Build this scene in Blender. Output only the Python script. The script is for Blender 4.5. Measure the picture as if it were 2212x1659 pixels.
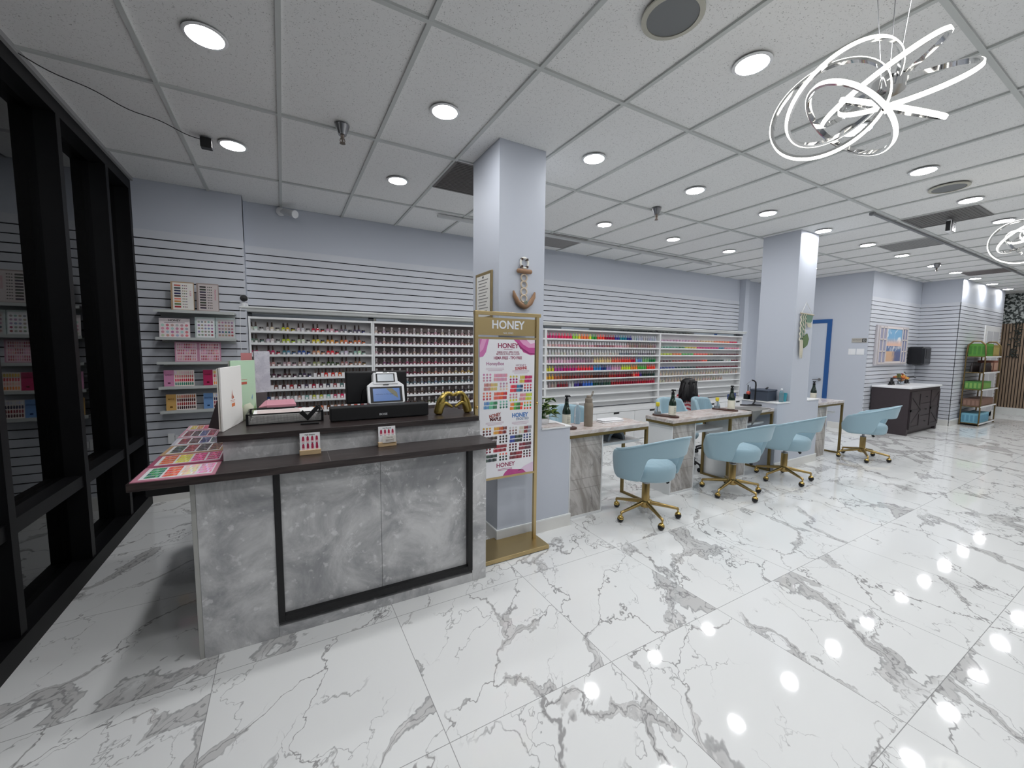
import bpy, math, random, colorsys
from mathutils import Vector, Matrix
PI = math.pi
rnd = random.Random(7)
sc = bpy.context.scene
for o in list(bpy.data.objects):
    bpy.data.objects.remove(o)
COL = sc.collection

# ------------------------------------------------------------------ camera
F_PX, W_PX, H_PX = 867.4, 2212.0, 1659.0
YAW, PITCH, ROLL = 0.517534, -0.087241, -0.009822
CAM_H, ZC = 1.51, 3.003
def cam_axes():
    cy_, sy_, cp, sp = math.cos(YAW), math.sin(YAW), math.cos(PITCH), math.sin(PITCH)
    fw = Vector((sy_*cp, cy_*cp, sp)); r = Vector((cy_, -sy_, 0)); d = fw.cross(r)
    c, s = math.cos(ROLL), math.sin(ROLL)
    return c*r + s*d, -s*r + c*d, fw
RIGHT, DOWN, FWD = cam_axes()
cam = bpy.data.cameras.new('camera')
cam.sensor_fit = 'HORIZONTAL'; cam.sensor_width = 36.0
cam.lens = F_PX / W_PX * 36.0
cam.clip_start = 0.05; cam.clip_end = 100
camo = bpy.data.objects.new('camera', cam); COL.objects.link(camo)
m = Matrix.Identity(4)
for i in range(3):
    m[i][0] = RIGHT[i]; m[i][1] = -DOWN[i]; m[i][2] = -FWD[i]
m[0][3], m[1][3], m[2][3] = 0, 0, CAM_H
camo.matrix_world = m
sc.camera = camo

# ------------------------------------------------------------------ world, exposure
w = bpy.data.worlds.new('night_world'); sc.world = w; w.use_nodes = True
w.node_tree.nodes['Background'].inputs[0].default_value = (0.5, 0.6, 0.8, 1)
w.node_tree.nodes['Background'].inputs[1].default_value = 0.004
vs = sc.view_settings
vs.view_transform = 'Standard'; vs.look = 'None'; vs.gamma = 1.0; vs.exposure = -0.38
vs.use_curve_mapping = False
LENS_EMIT = 150.0      # downlight lens strength
LED_EMIT = 6.0        # chandelier strip strength
try:
    sc.cycles.use_adaptive_sampling = True; sc.cycles.adaptive_threshold = 0.02
    sc.cycles.max_bounces = 7; sc.cycles.diffuse_bounces = 4; sc.cycles.glossy_bounces = 4
    sc.cycles.transmission_bounces = 5; sc.cycles.transparent_max_bounces = 6
    sc.cycles.sample_clamp_indirect = 4.0
    sc.cycles.caustics_reflective = False; sc.cycles.caustics_refractive = False
except Exception:
    pass

# ------------------------------------------------------------------ material helpers
def lin(r, g, b):
    f = lambda c: (c/255/12.92) if c/255 <= 0.04045 else ((c/255+0.055)/1.055)**2.4
    return (f(r), f(g), f(b), 1.0)
MATS = {}
def _new(name):
    mt = bpy.data.materials.new(name); mt.use_nodes = True
    nt = mt.node_tree; b = nt.nodes['Principled BSDF']
    MATS[name] = mt
    return mt, nt, b
def pm(name, rgb=(200, 200, 200), rough=0.5, metal=0.0, spec=0.5, emit=None, strength=0, trans=0.0, ior=1.45, coat=0.0, bump=0, bscale=200, var=0.0):
    if name in MATS: return MATS[name]
    mt, nt, b = _new(name)
    b.inputs['Base Color'].default_value = lin(*rgb)
    b.inputs['Roughness'].default_value = rough
    b.inputs['Metallic'].default_value = metal
    b.inputs['Specular IOR Level'].default_value = spec
    b.inputs['Transmission Weight'].default_value = trans
    b.inputs['IOR'].default_value = ior
    b.inputs['Coat Weight'].default_value = coat
    if emit:
        b.inputs['Emission Color'].default_value = lin(*emit); b.inputs['Emission Strength'].default_value = strength
    if bump or var:
        tc = nt.nodes.new('ShaderNodeTexCoord'); nz = nt.nodes.new('ShaderNodeTexNoise')
        nz.inputs['Scale'].default_value = bscale; nz.inputs['Detail'].default_value = 3
        nt.links.new(tc.outputs['Object'], nz.inputs['Vector'])
        if bump:
            bp = nt.nodes.new('ShaderNodeBump'); bp.inputs['Strength'].default_value = bump; bp.inputs['Distance'].default_value = 0.002
            nt.links.new(nz.outputs['Fac'], bp.inputs['Height']); nt.links.new(bp.outputs['Normal'], b.inputs['Normal'])
        if var:
            mx = nt.nodes.new('ShaderNodeMix'); mx.data_type = 'RGBA'
            c = lin(*rgb)
            mx.inputs['A'].default_value = tuple(v*(1-var) for v in c[:3])+(1,)
            mx.inputs['B'].default_value = tuple(min(1, v*(1+var)) for v in c[:3])+(1,)
            nt.links.new(nz.outputs['Fac'], mx.inputs['Factor']); nt.links.new(mx.outputs['Result'], b.inputs['Base Color'])
    return mt
class G:
    """small node-graph writer"""
    def __init__(s, nt): s.nt = nt
    def n(s, typ, props=None, **inp):
        nd = s.nt.nodes.new(typ)
        for k, v in (props or {}).items(): setattr(nd, k, v)
        for k, v in inp.items():
            key = k.replace('_', ' ') if not k.startswith('i') or not k[1:].isdigit() else int(k[1:])
            if hasattr(v, 'is_linked') or isinstance(v, bpy.types.NodeSocket): s.nt.links.new(v, nd.inputs[key])
            else: nd.inputs[key].default_value = v
        return nd
    def m(s, op, a, b=0.0, c=None):
        kw = {'i0': a, 'i1': b}
        if c is not None: kw['i2'] = c
        return s.n('ShaderNodeMath', {'operation': op}, **kw).outputs[0]
    def vm(s, op, a, b=(0, 0, 0)):
        return s.n('ShaderNodeVectorMath', {'operation': op}, i0=a, i1=b).outputs[0]
    def sstep(s, x, lo, hi, o0=0.0, o1=1.0):
        return s.n('ShaderNodeMapRange', {'interpolation_type': 'SMOOTHSTEP'}, Value=x, From_Min=lo, From_Max=hi, To_Min=o0, To_Max=o1).outputs[0]
    def mix(s, f, a, b):
        nd = s.nt.nodes.new('ShaderNodeMix'); nd.data_type = 'RGBA'
        for key, v in (('Factor', f), ('A', a), ('B', b)):
            if isinstance(v, bpy.types.NodeSocket): s.nt.links.new(v, nd.inputs[key])
            else: nd.inputs[key].default_value = v
        return nd.outputs['Result']

def mat_floor():
    mt, nt, b = _new('marble_tile'); g = G(nt)
    pos = g.n('ShaderNodeTexCoord').outputs['Object']
    sp = g.n('ShaderNodeSeparateXYZ', i0=pos)
    P = 0.83
    tx = g.m('DIVIDE', g.m('SUBTRACT', sp.outputs[0], -0.325), P); ty = g.m('DIVIDE', g.m('SUBTRACT', sp.outputs[1], 0.512), P)
    ix = g.m('FLOOR', tx); iy = g.m('FLOOR', ty)
    cell = g.n('ShaderNodeCombineXYZ', i0=ix, i1=iy).outputs[0]
    wn = g.n('ShaderNodeTexWhiteNoise', {'noise_dimensions': '3D'}, Vector=cell)
    off = g.vm('MULTIPLY', wn.outputs['Color'], (31.0, 27.0, 0))
    ang = g.m('MULTIPLY', g.m('FLOOR', g.m('MULTIPLY', wn.outputs['Value'], 2.0)), PI)
    rot = g.n('ShaderNodeVectorRotate', {'rotation_type': 'Z_AXIS'}, Vector=pos, Angle=ang).outputs[0]
    q = g.vm('ADD', rot, off)
    q = g.n('ShaderNodeVectorRotate', {'rotation_type': 'Z_AXIS'}, Vector=q, Angle=0.75).outputs[0]
    q = g.vm('MULTIPLY', q, (1.0, 0.55, 1.0))
    n1 = g.n('ShaderNodeTexNoise', Vector=q, Scale=2.2, Detail=5.0, Roughness=0.6)
    n2 = g.n('ShaderNodeTexNoise', Vector=q, Scale=9.0, Detail=4.0, Roughness=0.6)
    d1 = g.vm('MULTIPLY', g.vm('SUBTRACT', n1.outputs['Color'], (.5, .5, .5)), (.62, .62, 0))
    d2 = g.vm('MULTIPLY', g.vm('SUBTRACT', n2.outputs['Color'], (.5, .5, .5)), (.16, .16, 0))
    qd = g.vm('ADD', g.vm('ADD', q, d1), d2)
    v1 = g.n('ShaderNodeTexVoronoi', {'feature': 'DISTANCE_TO_EDGE'}, Vector=qd, Scale=1.95).outputs['Distance']
    v2 = g.n('ShaderNodeTexVoronoi', {'feature': 'DISTANCE_TO_EDGE'}, Vector=g.vm('ADD', qd, (7.3, 2.1, 0)), Scale=4.6).outputs['Distance']
    big = g.n('ShaderNodeTexNoise', Vector=q, Scale=1.7, Detail=2.0).outputs['Fac']
    big2 = g.n('ShaderNodeTexNoise', Vector=g.vm('ADD', q, (11, 5, 0)), Scale=2.6, Detail=3.0).outputs['Fac']
    wdt = g.sstep(big, .42, .68, .006, .09)
    band = g.m('MULTIPLY', g.sstep(g.m('DIVIDE', v1, wdt), .7, 1.05, 1, 0), g.sstep(big2, .35, .45))
    edge = g.m('MULTIPLY', g.sstep(g.m('ABSOLUTE', g.m('SUBTRACT', g.m('DIVIDE', v1, wdt), .9)), .05, .22, 1, 0), g.sstep(big, .47, .6))
    thin = g.m('MULTIPLY', g.sstep(v1, .002, .011, 1, 0), g.sstep(big2, .32, .46))
    fine = g.m('MULTIPLY', g.sstep(v2, .0, .016, 1, 0), g.sstep(big2, .46, .56))
    fine2 = g.m('MULTIPLY', fine, .6)
    clump = g.m('MULTIPLY', g.sstep(n2.outputs['Fac'], .55, .62), g.m('MULTIPLY', band, .45))
    c = g.mix(g.m('MULTIPLY', band, .75), lin(226, 227, 226), lin(180, 179, 178))
    c = g.mix(clump, c, lin(225, 224, 222))
    c = g.mix(g.m('MULTIPLY', edge, .55), c, lin(112, 111, 112))
    c = g.mix(g.m('MULTIPLY', thin, .7), c, lin(135, 134, 134))
    c = g.mix(fine2, c, lin(120, 119, 120))
    fx = g.m('ABSOLUTE', g.m('SUBTRACT', g.m('FRACT', tx), .5)); fy = g.m('ABSOLUTE', g.m('SUBTRACT', g.m('FRACT', ty), .5))
    gr = g.sstep(g.m('MAXIMUM', fx, fy), .4975, .4988)
    c = g.mix(g.m('MULTIPLY', gr, .75), c, lin(120, 120, 120))
    nt.links.new(c, b.inputs['Base Color'])
    b.inputs['Roughness'].default_value = .05
    b.inputs['Specular IOR Level'].default_value = .5
    wob = g.n('ShaderNodeTexNoise', Vector=pos, Scale=2.6, Detail=1.0).outputs['Fac']
    bp = g.n('ShaderNodeBump', Strength=.10, Distance=.012, Height=wob)
    nt.links.new(bp.outputs['Normal'], b.inputs['Normal'])
    return mt
def mat_stone(name, c0, c1, cv, scale=1.0, vein=.55, rough=.35, rot=.6):
    if name in MATS: return MATS[name]
    mt, nt, b = _new(name); g = G(nt)
    pos = g.n('ShaderNodeTexCoord').outputs['Object']
    q = g.n('ShaderNodeVectorRotate', {'rotation_type': 'EULER_XYZ'}, Vector=pos, Rotation=(.3, rot, .2)).outputs[0]
    n1 = g.n('ShaderNodeTexNoise', Vector=q, Scale=3.2*scale, Detail=8.0, Roughness=.68, Distortion=.6)
    n2 = g.n('ShaderNodeTexNoise', Vector=q, Scale=1.6*scale, Detail=3.0)
    qd = g.vm('ADD', q, g.vm('MULTIPLY', g.vm('SUBTRACT', n1.outputs['Color'], (.5, .5, .5)), (.5/scale, .5/scale, .5/scale)))
    v = g.n('ShaderNodeTexVoronoi', {'feature': 'DISTANCE_TO_EDGE'}, Vector=qd, Scale=2.1*scale).outputs['Distance']
    ve = g.m('MULTIPLY', g.sstep(v, .0, .014, 1, 0), g.sstep(n2.outputs['Fac'], .5, .64))
    sp = g.sstep(g.n('ShaderNodeTexNoise', Vector=q, Scale=26*scale, Detail=4.0).outputs['Fac'], .60, .70)
    c = g.mix(g.sstep(n1.outputs['Fac'], .33, .68), c0, c1)
    c = g.mix(g.m('MULTIPLY', sp, .35), c, cv)
    c = g.mix(g.m('MULTIPLY', ve, vein), c, cv)
    nt.links.new(c, b.inputs['Base Color']); b.inputs['Roughness'].default_value = rough
    return mt
def mat_desk_stone(name, pale=False):
    """streaky travertine-like laminate of the desks"""
    if name in MATS: return MATS[name]
    mt, nt, b = _new(name); g = G(nt)
    pos = g.n('ShaderNodeTexCoord').outputs['Object']
    q = g.n('ShaderNodeVectorRotate', {'rotation_type': 'Y_AXIS'}, Vector=pos, Angle=.45).outputs[0]
    q = g.vm('MULTIPLY', q, (1.0, 1.0, .28) if not pale else (.5, 1.2, 1))
    n1 = g.n('ShaderNodeTexNoise', Vector=q, Scale=9.0, Detail=7.0, Roughness=.65, Distortion=1.4)
    n2 = g.n('ShaderNodeTexNoise', Vector=q, Scale=3.0, Detail=3.0)
    qd = g.vm('ADD', q, g.vm('MULTIPLY', g.vm('SUBTRACT', n1.outputs['Color'], (.5, .5, .5)), (.12, .12, .12)))
    v = g.n('ShaderNodeTexVoronoi', {'feature': 'DISTANCE_TO_EDGE'}, Vector=qd, Scale=7.0).outputs['Distance']
    ve = g.m('MULTIPLY', g.sstep(v, .0, .06, 1, 0), g.sstep(n2.outputs['Fac'], .45, .6))
    if pale: a, c2, c3 = lin(214, 208, 205), lin(186, 172, 166), lin(140, 130, 126)
    else: a, c2, c3 = lin(196, 192, 188), lin(150, 144, 138), lin(100, 95, 92)
    c = g.mix(g.sstep(n1.outputs['Fac'], .36, .66), a, c2)
    c = g.mix(g.m('MULTIPLY', ve, .6), c, c3)
    nt.links.new(c, b.inputs['Base Color']); b.inputs['Roughness'].default_value = .3 if not pale else .15
    return mt
def mat_ceiling():
    mt, nt, b = _new('ceiling_tile'); g = G(nt)
    pos = g.n('ShaderNodeTexCoord').outputs['Object']
    n = g.n('ShaderNodeTexNoise', Vector=pos, Scale=150.0, Detail=2.0, Roughness=.7).outputs['Fac']
    n2 = g.n('ShaderNodeTexNoise', Vector=pos, Scale=55.0, Detail=2.0).outputs['Fac']
    sp = g.m('MULTIPLY', g.sstep(n, .58, .66), g.sstep(n2, .40, .6))
    c = g.mix(g.m('MULTIPLY', sp, .75), lin(236, 236, 235), lin(140, 139, 138))
    nt.links.new(c, b.inputs['Base Color']); b.inputs['Roughness'].default_value = .9
    return mt
def mat_wood_dark():
    mt, nt, b = _new('dark_wood'); g = G(nt)
    pos = g.n('ShaderNodeTexCoord').outputs['Object']
    q = g.vm('MULTIPLY', pos, (3, 40, 40))
    n = g.n('ShaderNodeTexNoise', Vector=q, Scale=2.0, Detail=5.0).outputs['Fac']
    c = g.mix(g.sstep(n, .35, .7), lin(38, 30, 30), lin(60, 51, 49))
    nt.links.new(c, b.inputs['Base Color']); b.inputs['Roughness'].default_value = .32
    return mt
def mat_glass(name='window_glass'):
    mt, nt, b = _new(name); g = G(nt)
    out = nt.nodes['Material Output']
    fr = g.n('ShaderNodeFresnel', IOR=1.62).outputs[0]
    gl = g.n('ShaderNodeBsdfGlossy', Roughness=.02, Color=(1, 1, 1, 1)).outputs[0]
    tr = g.n('ShaderNodeBsdfTransparent', Color=(.55, .58, .6, 1)).outputs[0]
    mx = g.n('ShaderNodeMixShader', i0=fr, i1=tr, i2=gl).outputs[0]
    nt.links.new(mx, out.inputs['Surface']); nt.nodes.remove(b)
    return mt
def mat_attr(name='printed', rough=.35, coat=0.0):
    """ink colours of printed things, one colour per face"""
    if name in MATS: return MATS[name]
    mt, nt, b = _new(name); g = G(nt)
    a = nt.nodes.new('ShaderNodeVertexColor'); a.layer_name = 'Col'
    nt.links.new(a.outputs['Color'], b.inputs['Base Color']); b.inputs['Roughness'].default_value = rough
    b.inputs['Coat Weight'].default_value = coat
    return mt
def mat_objcol(name, rough=.12, k=1.0, add=0.0):
    if name in MATS: return MATS[name]
    mt, nt, b = _new(name); g = G(nt)
    oi = nt.nodes.new('ShaderNodeObjectInfo')
    c = oi.outputs['Color']
    if add: c = g.mix(add, c, lin(235, 230, 230))
    if k != 1.0: c = g.mix(1-k, c, (0, 0, 0, 1))
    nt.links.new(c, b.inputs['Base Color']); b.inputs['Roughness'].default_value = rough
    b.inputs['Coat Weight'].default_value = .3
    return mt

M_floor = mat_floor(); M_ceil = mat_ceiling(); M_dwood = mat_wood_dark(); M_glass = mat_glass()
M_print = mat_attr('printed', .35, .2); M_matte = mat_attr('printed_matte', .7)
M_stone = mat_stone('grey_stone', lin(146, 147, 149), lin(206, 206, 206), lin(242, 242, 242), 1.0, .85)
M_desk = mat_desk_stone('desk_stone'); M_desktop = mat_desk_stone('desk_top_stone', True)
M_paint = pm('blue_grey_paint', (192, 197, 207), .6, bump=.15, bscale=180)
M_slat = pm('slat_paint', (202, 205, 212), .45)
M_groove = pm('slat_groove', (34, 29, 36), .8)
M_white = pm('white_paint', (228, 229, 229), .4)
M_trim = pm('trim_white', (226, 228, 226), .35)
M_tbar = pm('tbar_metal', (196, 199, 197), .45)
M_black = pm('black_metal', (16, 16, 18), .4)
M_frame = pm('window_frame_black', (9, 9, 11), .5, 0.0, .25)
M_gold = pm('brushed_gold', (196, 174, 128), .38, 1.0)
M_goldp = pm('polished_gold', (206, 176, 106), .2, 1.0)
M_olive = pm('bronze_edge', (122, 104, 62), .4, .6)
M_chrome = pm('chrome', (225, 225, 225), .07, 1.0)
M_steel = pm('steel', (150, 150, 152), .3, 1.0)
M_bplast = pm('black_plastic', (18, 18, 20), .4)
M_wplast = pm('white_plastic', (235, 236, 238), .3)
M_lens = pm('light_lens', (255, 255, 255), .5, emit=(252, 253, 255), strength=LENS_EMIT)
M_led = pm('led_strip', (255, 255, 255), .5, emit=(255, 251, 240), strength=LED_EMIT)
M_mirror = pm('mirror', (200, 205, 205), .03, 1.0)
M_velvet = pm('blue_velvet', (152, 180, 192), .75, bump=.1, bscale=300)
M_velvet.node_tree.nodes['Principled BSDF'].inputs['Sheen Weight'].default_value = .2
M_clear = pm('clear_plastic', (232, 240, 246), .10, trans=.82, ior=1.2)
M_cap = pm('bottle_cap_dark', (62, 48, 42), .3)
M_bottle = mat_objcol('polish_colour', .12)
M_bottlecap = mat_objcol('polish_cap_colour', .3, add=.18)
M_jarlid = pm('jar_lid_dark', (46, 38, 38), .35)
M_label = pm('paper_label', (228, 224, 224), .6)

# ------------------------------------------------------------------ mesh builder
def T(x=0, y=0, z=0, rx=0, ry=0, rz=0, s=1.0):
    return Matrix.Translation((x, y, z)) @ Matrix.Rotation(rz, 4, 'Z') @ Matrix.Rotation(ry, 4, 'Y') @ Matrix.Rotation(rx, 4, 'X') @ Matrix.Scale(s, 4)
_fontcache = {}
def text_mesh(s, bold=0.0):
    k = (s, bold)
    if k not in _fontcache:
        cu = bpy.data.curves.new('lettering', 'FONT'); cu.body = s; cu.size = 1.0; cu.align_x = 'CENTER'; cu.align_y = 'CENTER'
        cu.offset = bold; cu.resolution_u = 3
        ob = bpy.data.objects.new('lettering', cu); COL.objects.link(ob)
        dg = bpy.context.evaluated_depsgraph_get()
        me = bpy.data.meshes.new_from_object(ob.evaluated_get(dg))
        v = [tuple(p.co) for p in me.vertices]; f = [tuple(p.vertices) for p in me.polygons]
        bpy.data.objects.remove(ob); bpy.data.curves.remove(cu); bpy.data.meshes.remove(me)
        _fontcache[k] = (v, f)
    return _fontcache[k]
class MB:
    def __init__(s): s.v = []; s.f = []; s.mi = []; s.c = []
    def add(s, verts, faces, m=0, M=None, col=None):
        n = len(s.v)
        if M is not None: verts = [tuple(M @ Vector(p)) for p in verts]
        s.v += [tuple(p) for p in verts]
        for f in faces:
            s.f.append(tuple(i+n for i in f)); s.mi.append(m); s.c.append(col)
        return s
    def bb(s, x0, x1, y0, y1, z0, z1, m=0, M=None, col=None):
        v = [(x0, y0, z0), (x1, y0, z0), (x1, y1, z0), (x0, y1, z0), (x0, y0, z1), (x1, y0, z1), (x1, y1, z1), (x0, y1, z1)]
        return s.add(v, [(0, 3, 2, 1), (4, 5, 6, 7), (0, 1, 5, 4), (1, 2, 6, 5), (2, 3, 7, 6), (3, 0, 4, 7)], m, M, col)
    def box(s, c, d, m=0, M=None, col=None):
        return s.bb(c[0]-d[0]/2, c[0]+d[0]/2, c[1]-d[1]/2, c[1]+d[1]/2, c[2]-d[2]/2, c[2]+d[2]/2, m, M, col)
    def lathe(s, prof, n=16, m=0, M=None, col=None, sx=1.0, sy=1.0):
        v = []; f = []
        for r, z in prof:
            for k in range(n):
                a = 2*PI*k/n; v.append((r*math.cos(a)*sx, r*math.sin(a)*sy, z))
        for i in range(len(prof)-1):
            for k in range(n):
                k2 = (k+1) % n
                f.append((i*n+k, i*n+k2, (i+1)*n+k2, (i+1)*n+k))
        if prof[0][0] > 1e-6: f.append(tuple(reversed(range(n))))
        if prof[-1][0] > 1e-6: f.append(tuple((len(prof)-1)*n+k for k in range(n)))
        return s.add(v, f, m, M, col)
    def tube(s, pts, r, n=8, m=0, M=None, col=None, closed=False):
        pts = [Vector(p) for p in pts]; N = len(pts)
        rs = r if isinstance(r, (list, tuple)) else [r]*N
        v = []; f = []; prev = None
        for i, p in enumerate(pts):
            if closed: t = (pts[(i+1) % N]-pts[i-1]).normalized()
            else: t = (pts[min(i+1, N-1)]-pts[max(i-1, 0)]).normalized()
            if prev is None:
                a = Vector((0, 0, 1)) if abs(t.z) < .9 else Vector((1, 0, 0))
                u = t.cross(a).normalized()
            else:
                u = (prev - t*prev.dot(t)).normalized()
            prev = u; w_ = t.cross(u)
            for k in range(n):
                an = 2*PI*k/n; v.append(tuple(p + (u*math.cos(an)+w_*math.sin(an))*rs[i]))
        for i in range(N if closed else N-1):
            j = (i+1) % N
            for k in range(n):
                k2 = (k+1) % n; f.append((i*n+k, i*n+k2, j*n+k2, j*n+k))
        if not closed:
            f.append(tuple(reversed(range(n)))); f.append(tuple((N-1)*n+k for k in range(n)))
        return s.add(v, f, m, M, col)
    def prism(s, poly, z0, z1, m=0, M=None, col=None):
        n = len(poly)
        v = [(x, y, z0) for x, y in poly]+[(x, y, z1) for x, y in poly]
        f = [tuple(reversed(range(n))), tuple(range(n, 2*n))]+[(i, (i+1) % n, n+(i+1) % n, n+i) for i in range(n)]
        return s.add(v, f, m, M, col)
    def ball(s, c, r, n=12, m=0, col=None, sx=1, sy=1, sz=1, M=None):
        prof = [(max(1e-7, r*math.sin(PI*k/(n//2+2))), -r*sz*math.cos(PI*k/(n//2+2))) for k in range(n//2+3)]
        MM = Matrix.Translation(c)
        if M is not None: MM = M @ MM
        return s.lathe(prof, n, m, MM, col, sx, sy)
    def text(s, t, size, M, m=0, col=None, bold=.0, sx=1.0):
        v, f = text_mesh(t, bold)
        return s.add([(x*size*sx, y*size, 0) for x, y, z in v], f, m, M, col)
    def build(s, name, mats, parent=None, smooth=None, bevel=0, seg=2, subsurf=0, off=None, solid=0):
        me = bpy.data.meshes.new(name)
        vv = s.v if off is None else [(x-off[0], y-off[1], z-off[2]) for x, y, z in s.v]
        me.from_pydata(vv, [], s.f); me.validate()
        if not isinstance(mats, (list, tuple)): mats = [mats]
        for mm in mats: me.materials.append(mm)
        if len(mats) > 1 and len(me.polygons) == len(s.mi): me.polygons.foreach_set('material_index', s.mi)
        if any(c is not None for c in s.c):
            ca = me.color_attributes.new('Col', 'FLOAT_COLOR', 'CORNER')
            data = []
            for p, c in zip(me.polygons, s.c):
                data += list(c or (1, 1, 1, 1))*p.loop_total
            ca.data.foreach_set('color', data)
        if smooth is not None:
            me.polygons.foreach_set('use_smooth', [True]*len(me.polygons))
            me.set_sharp_from_angle(angle=math.radians(smooth))
        me.update()
        o = bpy.data.objects.new(name, me); COL.objects.link(o)
        if parent is not None: o.parent = parent
        if solid:
            md = o.modifiers.new('solid', 'SOLIDIFY'); md.thickness = solid; md.offset = 0
        if bevel:
            md = o.modifiers.new('bevel', 'BEVEL'); md.width = bevel; md.segments = seg; md.limit_method = 'ANGLE'; md.angle_limit = math.radians(40)
        if subsurf:
            md = o.modifiers.new('sub', 'SUBSURF'); md.levels = subsurf; md.render_levels = subsurf
        return o
def tag(o, label, cat, group=None, kind=None):
    o['label'] = label; o['category'] = cat
    if group: o['group'] = group
    if kind: o['kind'] = kind
    return o
def thing(name, label, cat, loc=(0, 0, 0), rz=0, group=None):
    o = bpy.data.objects.new(name, None); COL.objects.link(o); o.empty_display_size = .05
    o.location = loc; o.rotation_euler = (0, 0, rz)
    return tag(o, label, cat, group)
def struct(o):
    o['kind'] = 'structure'; return o
def dup(root, loc, rz, label):
    r = root.copy(); COL.objects.link(r); r.location = loc; r.rotation_euler = (0, 0, rz); r['label'] = label
    for ch in root.children:
        c = ch.copy(); COL.objects.link(c); c.parent = r
        for gc in ch.children:
            d = gc.copy(); COL.objects.link(d); d.parent = c
    return r
ORD = ['first', 'second', 'third', 'fourth', 'fifth', 'sixth', 'seventh', 'eighth', 'ninth', 'tenth', 'eleventh', 'twelfth', 'thirteenth', 'fourteenth', 'fifteenth']
def nth(i):
    if i < len(ORD): return ORD[i]
    n = i+1; suf = 'th' if 10 <= n % 100 <= 20 else {1: 'st', 2: 'nd', 3: 'rd'}.get(n % 10, 'th')
    return '%d%s' % (n, suf)
# ------------------------------------------------------------------ ROOM SHELL
XG = -1.145            # inner plane of the glass front
b = MB(); b.bb(-1.34, 16.3, -6.0, 5.3, -.06, 0); struct(b.build('floor', M_floor))
def slat_wall(name, axis, plane, a0, a1, z0, ztop, zend, sgn, thick=.012):
    """slat boards (3 in pitch) below ztop, plain paint above; axis 'x': wall runs along x at y=plane, boards face sgn*y"""
    mb = MB(); P = .0775
    def slab(u0, u1, w0, w1, d0, d1, m):
        lo, hi = sorted((plane+sgn*d0, plane+sgn*d1))
        if axis == 'x': mb.bb(u0, u1, lo, hi, w0, w1, m)
        else: mb.bb(lo, hi, u0, u1, w0, w1, m)
    slab(a0+.02, a1-.02, z0, ztop, -.10, -thick, 1)
    slab(a0, a1, ztop, zend, -.10, 0.0, 0)
    z = ztop-.085; top = ztop
    while top > z0+.002:
        lo = max(z0, z+.0105)
        slab(a0, a1, lo, top-.0002, -thick-.001, 0.004, 2)
        top = z; z -= P
    return struct(mb.build(name, [M_paint, M_groove, M_slat]))
# wall with the polish racks: a proud section by the glass, the long section behind the racks
slat_wall('wall_back_left', 'x', 4.97, XG-.03, -.31, 0, 2.57, ZC+.05, -1)
b = MB(); b.bb(-.325, -.31, 4.974, 5.30, 0, ZC+.05); struct(b.build('wall_back_return', M_paint))
slat_wall('wall_back', 'x', 5.15, -.31, 8.48, .0, 2.565, ZC+.05, -1)
b = MB(); b.bb(8.48, 8.63, 5.03, 5.3, 0, ZC+.05); b.bb(8.63, 9.7, 5.15, 5.3, 0, ZC+.05)
struct(b.build('wall_back_end', M_paint))
# right-hand walls
b = MB(); b.bb(9.55, 9.67, 3.2925, 5.3, 0, ZC+.05); struct(b.build('wall_door_side', M_paint))
slat_wall('wall_vanity', 'x', 3.28, 9.554, 11.996, 0, 2.55, ZC+.05, -1)
slat_wall('wall_alcove', 'y', 12.0, 2.684, 3.28, 0, 2.55, ZC+.05, -1)
slat_wall('wall_display', 'x', 2.68, 11.996, 15.2, 0, 2.55, ZC+.05, -1)
b = MB(); b.bb(15.1, 15.2, 2.78, 3.4, 0, ZC+.05); struct(b.build('wall_display_return', M_paint))
b = MB(); b.bb(-1.4, 16.3, -6.1, -6.0, 0, ZC+.05); struct(b.build('wall_front', M_paint))
# far wall: timber slats below, moss panel pattern above
mt, nt, bs = _new('moss_panel'); g = G(nt)
pos = g.n('ShaderNodeTexCoord').outputs['Object']
v = g.n('ShaderNodeTexNoise', Vector=pos, Scale=17.0, Detail=3.0, Roughness=.6).outputs['Fac']
c = g.mix(g.sstep(v, .47, .55), lin(30, 40, 38), lin(190, 196, 194)); nt.links.new(c, bs.inputs['Base Color'])
M_moss = mt
mt, nt, bs = _new('oak_slat'); g = G(nt)
pos = g.n('ShaderNodeTexCoord').outputs['Object']
v = g.n('ShaderNodeTexNoise', Vector=g.vm('MULTIPLY', pos, (20, 20, 1.2)), Scale=3.0, Detail=4.0).outputs['Fac']
c = g.mix(v, lin(118, 98, 80), lin(168, 146, 124)); nt.links.new(c, bs.inputs['Base Color']); bs.inputs['Roughness'].default_value = .6
M_oak = mt
b = MB(); b.bb(16.05, 16.3, -6, 3.4, 0, ZC+.05, 0); b.bb(15.99, 16.05, -6, 3.4, 2.27, ZC+.05, 1); b.bb(16.03, 16.05, -6, 3.4, .15, 2.27, 2)
y = -6.0
while y < 3.38:
    b.bb(16.0, 16.035, y, y+.034, .15, 2.27, 3); y += .05
b.bb(15.9, 16.05, -6, 3.4, 0, .15, 4)
struct(b.build('wall_far', [M_paint, M_moss, M_bplast, M_oak, M_trim]))
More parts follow.
